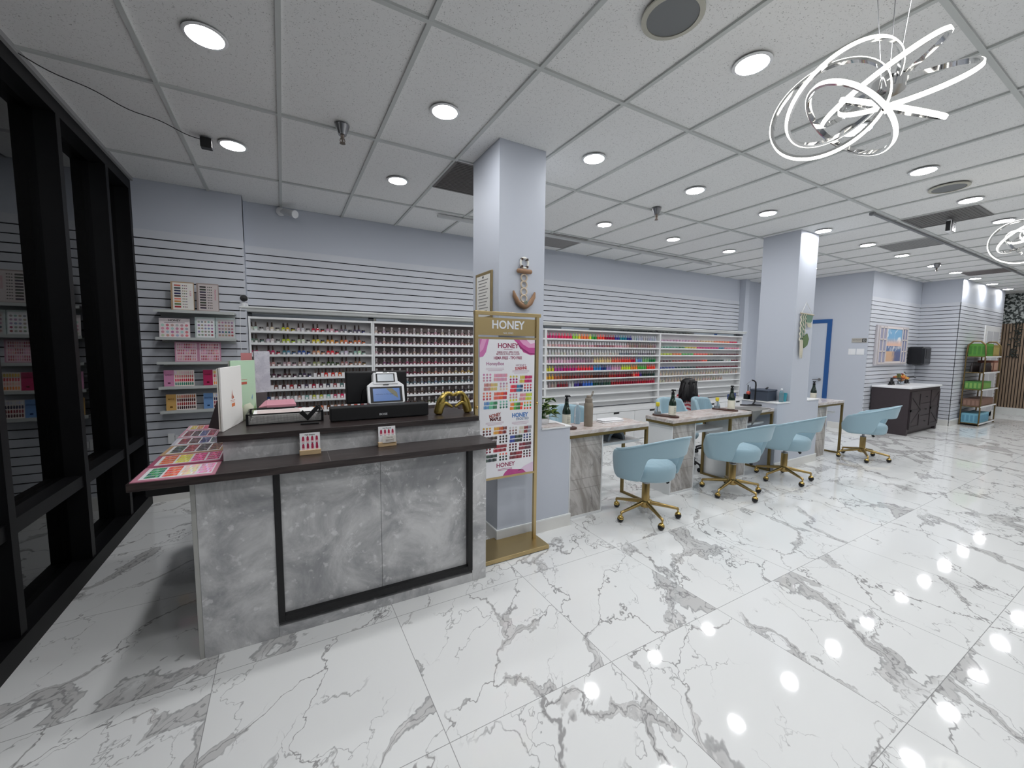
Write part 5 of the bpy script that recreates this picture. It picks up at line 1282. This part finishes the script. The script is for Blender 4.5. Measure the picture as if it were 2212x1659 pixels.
b = MB(); b.tube([(0, .01, .008), (.05, -.02, .012), (.085, -.03, .05), (.09, -.03, .12), (.09, -.03, .27), (.08, -.03, .305), (.055, -.02, .325), (.03, -.01, .33)], .009, 8); b.build('bent_tube', M_black, o, smooth=50)
b = MB(); b.tube([(.03, -.01, .33), (-.02, .0, .30), (-.05, .01, .275)], .0025, 6); b.build('wire_tip', M_steel, o)
o = thing('nail_drill', 'pinkish grey cabinet with dark front on the shelf under the long desk', 'appliance', (5.04, 2.93, .6255))
b = MB(); b.bb(-.15, .12, -.08, .08, 0, .11); b.build('case', pm('case_mauve', (150, 134, 132), .5), o, bevel=.008)
b = MB(); b.bb(.0, .10, -.083, -.080, .01, .095); b.build('dark_front', pm('front_brown', (56, 40, 40), .3), o)
# plant on the low wall
o = thing('potted_plant', 'leafy variegated green plant in a white bowl on the near low wall', 'plant', (1.905, 2.83, .8705))
b = MB(); b.lathe([(.045, 0), (.062, .012), (.068, .04), (.066, .055), (.058, .055), (.055, .03), (1e-7, .03)], 20); b.build('bowl', M_wplast, o, smooth=50)
mt, nt, bs = _new('pothos_leaf'); g = G(nt); pos = g.n('ShaderNodeTexCoord').outputs['Object']
c = g.mix(g.sstep(g.n('ShaderNodeTexNoise', Vector=pos, Scale=30.0, Detail=2.0).outputs['Fac'], .5, .62), lin(54, 88, 36), lin(150, 170, 90)); nt.links.new(c, bs.inputs['Base Color']); bs.inputs['Roughness'].default_value = .35
lf = random.Random(3)
for k in range(34):
    a = lf.uniform(0, 2*PI); el = lf.uniform(-.2, 1.2); r = lf.uniform(.05, .125); s = lf.uniform(.055, .085)
    cx_, cy_, cz = r*math.cos(a)*math.cos(el*.6), r*math.sin(a)*math.cos(el*.6)*.8, .07+.12*max(0, math.sin(el))+lf.uniform(-.02, .05)
    if k < 6: a = -.6+lf.uniform(-.4, .4); cx_, cy_, cz = .10+.03*lf.random(), -.06+.03*lf.random(), .02+.10*lf.random()
    if k % 5 == 0: cz += .05
    cx_ = max(cx_, -.03); cz = max(cz, .055) if cx_ < .15 else cz
    if math.cos(a) < -.1: a = PI-a
    b = MB(); L = s; w_ = s*.34
    pts = [(0, 0, 0), (L*.3, w_, .006), (L*.3, -w_, .006), (L*.65, w_*.85, .002), (L*.65, -w_*.85, .002), (L, 0, -.012), (L*.3, 0, -.004), (L*.65, 0, -.006)]
    ML = Matrix.Translation((cx_*.72, cy_*.72, cz)) @ Matrix.Rotation(a, 4, 'Z') @ Matrix.Rotation(lf.uniform(-.9, .5), 4, 'Y') @ Matrix.Rotation(lf.uniform(-.7, .7), 4, 'X')
    b.add(pts, [(0, 6, 1), (0, 2, 6), (1, 6, 7, 3), (6, 2, 4, 7), (3, 7, 5), (7, 4, 5)], 0, ML)
    st = ML.translation; b.tube([(0, 0, .035), (st.x*.5, st.y*.5, st.z*.6+.03), (st.x, st.y, st.z)], .002, 5)
    b.build('leaf', mt, o, smooth=70)
b = MB(); b.bb(1.803, 2.03, 2.662, 2.80, .8702, .8785); 
o = tag(b.build('stone_slab', M_desktop), 'thin pale stone slab under the plant on the near low wall', 'slab')
# things on the far low wall
o = thing('storage_box', 'dark blue grey storage box on the far low wall', 'box', (5.47, 2.92, .8705), 0)
b = MB(); b.bb(-.10, .11, -.10, .12, 0, .125); b.build('body', pm('box_slate', (66, 74, 88), .6), o, bevel=.004)
b = MB(); b.bb(-.106, .116, -.106, .126, .125, .145); b.build('lid', pm('box_lid', (74, 82, 96), .6), o, bevel=.004)
b = MB(); b.bb(-.06, .05, -.108, -.1061, .132, .139); b.build('handle', M_steel, o)
o = thing('nail_drill_handpiece', 'black handpiece lying on the dark storage box', 'tool', (5.49, 2.90, 1.016), .3)
b = MB(); b.tube([(-.05, 0, .010), (-.02, 0, .012), (.03, 0, .016), (.07, 0, .018)], [.007, .011, .012, .008], 10); b.build('grip', M_bplast, o, smooth=50)
o = thing('teal_cup', 'turquoise plastic cup beside the pillar on the far low wall', 'cup', (5.567, 2.735, .8705), 0)
b = MB(); b.lathe([(.035, 0), (.044, .10), (.046, .10), (.046, .108), (.040, .108), (.034, .01), (1e-7, .01)], 22); b.build('cup_body', pm('teal', (60, 150, 166), .45), o, smooth=40)
water_bottle('water_bottle', 'clear water bottle with blue white label on the far low wall edge', (5.475, 2.71, .8705), .17)
o = thing('clutter_basket', 'dark tool caddy with red and black items behind the storage box', 'caddy', (5.44, 3.095, .8705), 0)
b = MB(); b.bb(-.08, .06, -.03, .03, 0, .07); b.build('caddy_body', M_bplast, o, bevel=.004)
b = MB(); b.tube([(-.03, 0, .05), (-.035, 0, .19)], .006, 8); b.tube([(.02, 0, .05), (.03, .01, .16)], .005, 8); b.build('black_tool', M_bplast, o)
b = MB(); b.ball((-.055, -.02, .085), .026, 10); b.ball((-.02, -.02, .08), .018, 10); b.build('red_item', pm('item_red', (196, 90, 76), .5), o, smooth=50)
o = thing('blue_sign', 'small dark blue sign board behind the long desk by the racks', 'sign', (6.36, 3.90, 0), .2)
b = MB(); b.bb(-.16, .16, -.006, .006, .735, .815, 0, None, lin(36, 62, 122)); b.text('NAIL STATION', .028, T(0, -.0066, .775, rx=PI/2), 0, lin(90, 116, 170)); b.build('board', M_matte, o)
b = MB(); b.bb(-.01, .01, .0061, .02, .02, .80); b.bb(-.10, .10, -.08, .10, 0, .02); b.build('post', M_white, o)

# ------------------------------------------------------------------ SEATED PERSON seen from behind
M_skin = pm('skin', (206, 160, 136), .55); M_hair = pm('black_hair', (18, 16, 18), .4, bump=.5, bscale=120)
mt, nt, bs = _new('striped_shirt'); g = G(nt); sp_ = g.n('ShaderNodeSeparateXYZ', i0=g.n('ShaderNodeTexCoord').outputs['Object'])
s_ = g.m('FRACT', g.m('MULTIPLY', g.m('ADD', sp_.outputs[2], g.m('MULTIPLY', g.m('ABSOLUTE', sp_.outputs[0]), .35)), 17.0))
c = g.mix(g.sstep(s_, .52, .56), lin(232, 206, 208), lin(178, 60, 70)); nt.links.new(c, bs.inputs['Base Color']); bs.inputs['Roughness'].default_value = .8
M_shirt = mt; M_pants = pm('dark_trousers', (50, 54, 70), .8)
RZP = math.atan2(-.80, .60)
o = thing('person', 'person with long black hair in a red and pink striped top looking at a phone', 'person', (5.40, 4.00, 0), RZP)
SP = [(0, 0, .47, .105), (0, .005, .58, .098), (0, .01, .70, .105), (0, .01, .79, .09), (0, .018, .845, .040), (0, .03, .885, .042), (0, .045, .93, .066), (0, .05, .985, .083), (0, .045, 1.035, .078), (0, .04, 1.065, .05)]
def arm(s, el, wr):
    return [(0, .01, .79, .09), (s*.125, .01, .795, .046), (el[0], el[1], el[2], .034), (wr[0], wr[1], wr[2], .023)]
wrR, wrL = (.10, .235, .82), (-.02, .25, .80)
elR, elL = (.185, .06, .62), (-.175, .07, .62)
legs_ = []
for s in (-1, 1): legs_.append([(0, 0, .47, .105), (s*.085, .05, .475, .078), (s*.09, .34, .475, .058), (s*.09, .36, .27, .046), (s*.09, .345, .085, .032), (s*.09, .40, .035, .033), (s*.09, .47, .03, .026)])
hands = []
for (wx, wy, wz), s in ((wrR, 1), (wrL, -1)):
    palm = (wx-s*.004, wy+.03, wz+.03, .026); hands.append([(wx, wy, wz, .023), palm])
    for k in range(4):
        dx = -.024+.016*k; hands.append([palm, (wx+dx, wy+.050, wz+.058, .0085), (wx+dx*.9, wy+.064, wz+.080-.004*abs(k-1.5), .0078), (wx+dx*.8-s*.004, wy+.060, wz+.098-.005*abs(k-1.5), .0068)])
    hands.append([palm, (wx-s*.034, wy+.036, wz+.045, .0095), (wx-s*.046, wy+.052, wz+.062, .008)])
body = skin_mesh('body', [SP, arm(1, elR, wrR), arm(-1, elL, wrL)]+legs_+hands, M_skin, o, 2)
skin_mesh('striped_top', [[(0, 0, .46, .112), (0, .005, .58, .108), (0, .01, .70, .114), (0, .01, .79, .098), (0, .016, .84, .058)], [(0, .01, .79, .098), (.125, .01, .795, .056), (elR[0], elR[1], elR[2], .046), (wrR[0]*1.05, wrR[1]*.8, wrR[2]*.97, .034)], [(0, .01, .79, .098), (-.125, .01, .795, .056), (elL[0], elL[1], elL[2], .046), (wrL[0]-.03, wrL[1]*.8, wrL[2]*.97, .034)]], M_shirt, o, 2)
skin_mesh('trousers', [[(0, 0, .47, .113), (.085, .05, .475, .088), (.09, .34, .475, .068), (.09, .36, .27, .056), (.09, .345, .12, .044)], [(0, 0, .47, .113), (-.085, .05, .475, .088), (-.09, .34, .475, .068), (-.09, .36, .27, .056), (-.09, .345, .12, .044)]], M_pants, o, 2)
hb = [(0, .04, 1.082, .062), (0, .01, 1.055, .094), (0, -.012, .99, .100), (0, -.022, .92, .096), (0, -.042, .85, .084), (0, -.062, .79, .060), (.01, -.072, .74, .030)]
hs = [hb]
for s in (-1, 1):
    hs.append([(0, .01, 1.055, .094), (s*.055, .045, 1.01, .062), (s*.082, .035, .93, .052), (s*.098, .0, .85, .046), (s*.115, -.03, .79, .030), (s*.125, -.04, .74, .012)])
    hs.append([(0, -.042, .85, .084), (s*.06, -.085, .78, .040), (s*.075, -.095, .72, .014)])
skin_mesh('hair', hs, M_hair, o, 2)
b = MB(); hr = random.Random(9)
for k in range(46):
    a = hr.uniform(-2.0, 2.0); r0 = .102; x = r0*math.sin(a); y = -.015-.092*math.cos(a)
    b.tube([(x*.6, y*.6+.01, 1.06), (x, y, .97), (x*1.05, y-.01, .88), (x*1.1+hr.uniform(-.02, .02), y-.03, .80), (x*1.15+hr.uniform(-.04, .04), y-.035, .73+hr.uniform(-.03, .03))], [.006, .010, .010, .007, .002], 5)
b.build('hair_strands', M_hair, o, smooth=60)['kind'] = 'stuff'
b = MB(); b.ball((.03, .126, .995), .011, 10); b.ball((-.03, .126, .995), .011, 10); b.build('eyes', pm('eye_dark', (40, 30, 28), .2), o, smooth=60)
b = MB(); b.ball((0, .134, .968), .013, 10, sz=1.4); b.build('nose', M_skin, o, smooth=60)
b = MB(); b.ball((0, .122, .938), .016, 10, sx=1.2, sy=.5, sz=.4); b.build('mouth', pm('lips', (176, 96, 96), .5), o, smooth=60)
for s in (-1, 1): b = MB(); b.ball((s*.084, .05, .985), .017, 10, sx=.4, sz=1.5); b.build('ear', M_skin, o, smooth=60)
o = thing('smartphone', 'dark smartphone held up by the seated person', 'phone', (5.40, 4.00, 0), RZP)
b = MB(); b.bb(-.038, .038, -.004, .004, -.075, .075, 0, T(.045, .275, .895, rx=.35)); b.build('case', M_bplast, o, bevel=.003)
b = MB(); b.bb(-.034, .034, -.0052, -.0044, -.068, .068, 0, T(.045, .275, .895, rx=.35), lin(90, 70, 90)); b.build('phone_screen', ms, o)
o = thing('low_stool', 'low white stool under the seated person', 'stool', (5.40, 4.00, 0), RZP)
b = MB(); b.lathe([(.15, .315), (.155, .32), (.155, .347), (.15, .352)], 24); b.build('seat', M_white, o, smooth=40)
for k in range(4):
    a = PI/4+k*PI/2; b = MB(); b.tube([(.10*math.cos(a), .10*math.sin(a), .316), (.13*math.cos(a), .13*math.sin(a), 0)], .012, 8); b.build('leg', M_white, o)
# ------------------------------------------------------------------ FAR RIGHT: door, vanity, product rack
dr = MB(); dr.bb(9.535, 9.5495, 3.95, 4.75, .0, 2.09, 0)
d1 = struct(dr.build('door_1', pm('door_pale', (196, 203, 214), .5)))
b = MB(); b.bb(9.525, 9.549, 3.875, 3.95, 0, 2.165); b.bb(9.525, 9.549, 4.75, 4.825, 0, 2.165); b.bb(9.525, 9.549, 3.95, 4.75, 2.09, 2.165); b.build('door_frame', pm('frame_blue', (38, 86, 146), .45), d1)
b = MB(); b.lathe([(.028, 0), (.028, .012), (.012, .014), (.012, .045)], 16, 0, T(9.535, 4.02, .945, ry=-PI/2)); b.tube([(9.495, 4.02, .945), (9.49, 4.06, .945), (9.49, 4.13, .94)], .010, 8); b.build('door_handle', M_steel, d1, smooth=40)
o = thing('wall_plaque', 'small grey plaque with dark square emblem on the wall by the door', 'sign', (9.549, 3.42, 1.735))
b = MB(); b.bb(-.008, 0, -.115, .115, -.04, .04, 0, None, lin(176, 172, 164)); b.bb(-.0085, -.008, -.11, -.045, -.033, .033, 0, None, lin(50, 52, 54)); b.bb(-.009, -.0085, -.095, -.06, -.018, .018, 0, None, lin(190, 190, 186)); b.bb(-.0095, -.009, -.087, -.068, -.010, .010, 0, None, lin(50, 52, 54))
b.text('RESTROOM', .026, T(-.0085, .035, .008, rz=-PI/2, rx=PI/2), 0, lin(50, 50, 50)); b.build('plate', M_print, o)
for y0, lab in ((3.52, 'left white switch plate on the wall by the door'), (3.39, 'right white switch plate on the wall by the door')):
    o = thing('switch_plate', lab, 'switch', (9.549, y0, 1.52), 0, 'white switch plates')
    b = MB(); b.bb(-.007, 0, -.058, .058, -.058, .058); b.build('plate', M_wplast, o, bevel=.002)
    for k in (-1, 1): b = MB(); b.bb(-.011, -.007, k*.025-.014, k*.025+.014, -.03, .03); b.build('rocker', M_wplast, o)
# beach window picture
o = thing('window_picture', 'picture of open white shutters with a blue sky over a beach, above the vanity', 'picture', (10.60, 3.274, 1.655))
b = MB(); b.bb(-.80, .74, -.03, 0, -.39, .38, 0, None, lin(190, 186, 190)); b.build('canvas', M_matte, o)
mt, nt, bs = _new('beach_print'); g = G(nt); sp_ = g.n('ShaderNodeSeparateXYZ', i0=g.n('ShaderNodeTexCoord').outputs['Object']); z = sp_.outputs[2]
nz = g.n('ShaderNodeTexNoise', Vector=g.n('ShaderNodeTexCoord').outputs['Object'], Scale=5.0, Detail=4.0, Distortion=1.0).outputs['Fac']
sky = g.mix(g.sstep(nz, .5, .62), lin(120, 170, 206), lin(226, 230, 234)); sky = g.mix(g.sstep(z, .0, .16, 1, 0), sky, lin(226, 186, 166))
sea = g.mix(g.sstep(nz, .52, .6), lin(96, 120, 160), lin(206, 206, 210))
sand = g.mix(g.sstep(g.m('ADD', sp_.outputs[0], g.m('MULTIPLY', nz, .3)), .1, .3), lin(206, 170, 140), lin(96, 104, 140))
c = g.mix(g.sstep(z, -.02, -.012), sea, sky); c = g.mix(g.sstep(z, -.13, -.11, 1, 0), c, sand); nt.links.new(c, bs.inputs['Base Color'])
b = MB(); b.bb(-.40, .40, -.032, -.030, -.33, .33); b.build('view_print', mt, o)
b = MB()
for s in (-1, 1):
    x0, x1 = (-.70, -.38) if s < 0 else (.40, .66)
    for zz in (-.35, -.12, .11, .34): b.bb(x0, x1, -.045, -.032, zz-.012, zz+.012)
    for xx in (x0, x1, (x0+x1)/2): b.bb(xx-.012, xx+.012, -.045, -.032, -.36, .36)
b.bb(-.40, .40, -.04, -.032, .32, .36); b.bb(-.40, .40, -.04, -.032, -.36, -.32)
b.build('shutter_bars', pm('shutter_white', (216, 208, 206), .5), o)
for q in ((-.69, -.39, 150, 150, 170), (.41, .65, 120, 126, 156)): b = MB(); b.bb(q[0], q[1], -.033, -.031, -.33, .33, 0, None, lin(*q[2:])); b.build('shutter_pane', M_matte, o)
o = thing('towel_dispenser', 'black paper towel dispenser mounted on the slat wall by the corner', 'dispenser', (11.68, 3.27, 1.26))
b = MB(); b.bb(-.22, .20, -.26, -.0, 0, .38); b.build('case', pm('dispenser_black', (26, 28, 32), .3), o, bevel=.04, seg=4)
b = MB(); b.bb(-.12, .10, -.264, -.2601, .14, .34); b.bb(-.10, .08, -.20, -.06, -.008, -.0005); b.build('front_panel', M_bplast, o, bevel=.008)
o = thing('soap_dispenser', 'small chrome soap dispenser on the slat wall under the black dispenser', 'dispenser', (11.42, 3.272, 1.06))
b = MB(); b.lathe([(.045, 0), (.05, -.03), (.04, -.09), (.015, -.10)], 16, 0, T(rx=PI/2) @ Matrix.Scale(-1, 4, (0, 0, 1)) if False else T(0, 0, .04, rx=PI/2-.5)); b.build('body', M_chrome, o, smooth=50)
o = thing('vanity_cabinet', 'dark brown vanity cabinet with barn style doors and white top', 'cabinet', (10.59, 2.985, 0))
M_van = pm('vanity_brown', (56, 48, 52), .5, var=.12, bscale=30); M_van2 = pm('vanity_trim', (46, 40, 43), .5)
b = MB(); b.bb(-.79, .79, -.27, .27, .06, .855); b.bb(-.79, -.72, -.27, .27, 0, .06); b.bb(.72, .79, -.27, .27, 0, .06); b.bb(-.72, .72, -.22, .27, .0, .06); b.build('body', M_van, o)
b = MB(); b.bb(-.81, .81, -.295, .27, .856, .886); b.build('white_top', M_wplast, o, bevel=.003)
b = MB(); b.lathe([(.19, .8865), (.20, .888), (.185, .889), (.17, .8875)], 24, 0, T(.25, -.02, 0)); b.build('basin_rim', M_wplast, o, smooth=40)
for x0, x1, s in ((-.74, -.25, 1), (.27, .74, -1)):
    b = MB(); b.bb(x0, x1, -.284, -.271, .11, .80); dd = b.build('door', M_van, o)
    b = MB()
    for q in ((x0, x1, .11, .16), (x0, x1, .75, .80), (x0, x0+.05, .16, .75), (x1-.05, x1, .16, .75), (x0, x1, .435, .475)): b.bb(q[0], q[1], -.293, -.2845, q[2], q[3])
    xm = (x0 if s > 0 else x1); xe = (x1 if s > 0 else x0)
    for za, zb_ in ((.75, .475), (.16, .435)):
        dx, dz = xe-xm, zb_-za; L = math.hypot(dx, dz); b.bb(-L/2, L/2, -.292, -.2845, -.022, .022, 0, Matrix.Translation(((xm+xe)/2, 0, (za+zb_)/2)) @ Matrix.Rotation(-math.atan2(dz, dx), 4, 'Y'))
    b.build('cross_brace', M_van2, dd)
for z0, z1 in ((.57, .80), (.34, .56), (.11, .33)):
    b = MB(); b.bb(-.235, .255, -.284, -.271, z0, z1); d_ = b.build('drawer', M_van, o)
    b = MB(); b.lathe([(.008, 0), (.008, .014), (.016, .02), (.012, .026)], 12, 0, T(.01, -.284, (z0+z1)/2, rx=PI/2)); b.build('knob', M_bplast, d_, smooth=40)
def faucet(x, y, lab):
    o = thing('black_faucet', lab, 'faucet', (x, y, .8865), 0, 'matte black faucets')
    b = MB(); b.bb(-.08, .08, -.03, .03, 0, .02); b.bb(-.075, -.035, -.02, .02, .02, .065); b.bb(.035, .075, -.02, .02, .02, .065); b.build('valve_base', M_bplast, o)
    b = MB(); b.lathe([(.024, .02), (.022, .13), (.018, .135)], 12); b.tube([(0, 0, .11), (.06, -.02, .125), (.16, -.06, .13), (.20, -.08, .115)], .010, 8); b.build('spout', M_bplast, o, smooth=40)
faucet(10.28, 3.12, 'black faucet at the left end of the vanity, left of the flowers')
faucet(11.02, 3.12, 'black faucet with long spout on the vanity, right of the flowers')
o = thing('flower_vase', 'orange and yellow flowers in a glass vase on the vanity', 'flowers', (10.66, 3.10, .8865))
b = MB(); b.lathe([(.05, 0), (.055, .06), (.05, .07)], 16); b.build('vase', M_clear, o, smooth=50)
b = MB(); b.bb(-.10, .10, -.04, .04, 0.0, .006); b.build('dark_tray', M_bplast, o)
fr_ = random.Random(5)
for k in range(26):
    a = fr_.uniform(0, 2*PI); r = .15*math.sqrt(fr_.random()); zz = .12+.10*fr_.random()*(1-r/.2)
    b = MB(); b.ball((r*math.cos(a), r*math.sin(a)*.6, zz), fr_.uniform(.022, .036), 8, sz=.7); b.tube([(0, 0, .03), (r*math.cos(a)*.8, r*math.sin(a)*.5, zz)], .003, 5)
    b.build('blossom', pm('petal_%s' % ['orange', 'yellow', 'rust', 'leaf'][k % 4], [(206, 120, 60), (214, 176, 80), (150, 80, 60), (90, 100, 56)][k % 4], .7), o, smooth=60)
# white framed opening in the display wall
b = MB(); b.bb(13.78, 14.98, 2.655, 2.675, .0, 2.14, 0); b.bb(13.90, 14.86, 2.648, 2.656, .10, 2.02, 1); b.bb(14.37, 14.39, 2.645, 2.649, .1, 2.02, 0)
struct(b.build('door_2', [M_white, pm('opening_grey', (196, 198, 202), .5)]))
# product rack
RX, RY = 13.03, 2.50
o = thing('product_rack', 'gold tubular product rack by the far corner', 'rack', (RX, RY, 0))
M_bronze = pm('rack_gold', (126, 108, 74), .4, .8)
for sx in (-1, 1):
    for sy in (-1, 1):
        b = MB(); b.tube([(sx*.56, sy*.135, 0), (sx*.56, sy*.135, 1.50)], .012, 8); b.build('post', M_bronze, o, smooth=50)
    b = MB(); b.tube([(sx*.56, -.135, 1.50), (sx*.56, -.12, 1.68), (sx*.56, -.05, 1.76), (sx*.56, .05, 1.76), (sx*.56, .12, 1.68), (sx*.56, .135, 1.50)], .015, 8); b.build('arch', M_bronze, o, smooth=50)
RZs = [.055, .41, .765, 1.12, 1.45]
for z in RZs:
    b = MB(); b.bb(-.56, .56, -.135, .135, z-.016, z); b.build('shelf', M_bronze, o)
    b = MB(); b.bb(-.57, .57, -.148, -.136, z-.022, z+.006); b.build('shelf_lip', M_white, o)
def carton(lab, x, y, z, dx, dy, dz, rgb, rgb2):
    o = thing('product_carton', lab, 'carton', (x, y, z))
    b = MB(); b.bb(-dx/2, dx/2, -dy/2, dy/2, 0, dz); b.build('box', pm('carton_%d_%d_%d' % rgb, rgb, .5), o)
    b = MB()
    n = max(3, int(dx/.055))
    for k in range(n): b.bb(-dx/2+(k+.2)*dx/n, -dx/2+(k+.8)*dx/n, -dy/2-.002, -dy/2-.0004, dz*.15, dz*.8)
    for k in range(4): b.bb(-dx/2-.002, -dx/2-.0004, -dy/2+(k+.2)*dy/4, -dy/2+(k+.8)*dy/4, dz*.15, dz*.8)
    b.build('box_print', pm('print_%d_%d_%d' % rgb2, rgb2, .5), o)
carton('bright green product carton on the top tier of gold rack', RX-.25, RY, 1.4505, .54, .24, .26, (90, 150, 60), (70, 128, 50))
carton('gold product carton on the right of the top tier of gold rack', RX+.27, RY, 1.4505, .46, .24, .24, (150, 130, 70), (176, 160, 100))
carton('green product carton on the third tier of gold rack', RX-.20, RY, .7655, .68, .24, .16, (84, 140, 70), (130, 170, 90))
carton('brown product carton on the second lowest tier of gold rack', RX-.05, RY, .4105, 1.0, .24, .15, (120, 92, 80), (140, 110, 96))
carton('light blue product carton on the bottom tier of gold rack', RX-.15, RY, .0555, .78, .24, .2, (120, 176, 196), (96, 150, 176))
carton('red brown product carton on the right of the second tier of gold rack', RX+.36, RY, 1.1205, .30, .24, .24, (130, 84, 70), (196, 160, 140))
b = MB(); b.lathe([(.026, 0), (.026, .12), (.012, .15), (.012, .185), (.009, .19)], 10); pbt = b.build('product_bottle', pm('product_dark', (40, 34, 34), .3), smooth=40); COL.objects.unlink(pbt)
n_ = 0
for row, yy in (('front', -.08), ('rear', .05)):
    for k in range(11):
        q = pbt.copy(); COL.objects.link(q); q.location = (RX-.52+k*.063, RY+yy, 1.1205)
        tag(q, 'small dark product bottle, %s from the left in the %s row on the gold rack' % (nth(k), row), 'bottle', 'dark bottles on the gold rack')

# trailing vines over the timber slats
vr = random.Random(4)
M_vine = pm('vine_leaf', (36, 44, 40), .6)
for k, (yy, ln) in enumerate(((2.56, .9), (2.30, 1.25), (2.08, .7))):
    o = thing('hanging_vine', 'dark trailing vine on the timber slat wall, %s from the left' % nth(k), 'vine', (15.985, yy, 2.30), 0, 'vines on the timber wall')
    b = MB(); pts = [(-.01, .02*math.sin(t*1.3+k), -ln*t/10) for t in range(11)]; b.tube(pts, .006, 5); b.build('stem', M_vine, o)
    b = MB()
    for q in range(int(ln*70)):
        t = vr.random(); z = -ln*t; y = vr.gauss(0, .045); s = vr.uniform(.018, .04); x = -.015-.03*vr.random(); a = vr.uniform(0, PI)
        b.add([(x, y-s*math.cos(a), z-s*math.sin(a)), (x-.01, y+.5*s*math.sin(a), z-.5*s*math.cos(a)), (x, y+s*math.cos(a), z+s*math.sin(a)), (x+.005, y-.5*s*math.sin(a), z+.5*s*math.cos(a))], [(0, 1, 2), (0, 2, 3)])
    lv = b.build('leaves', M_vine, o); lv['kind'] = 'stuff'
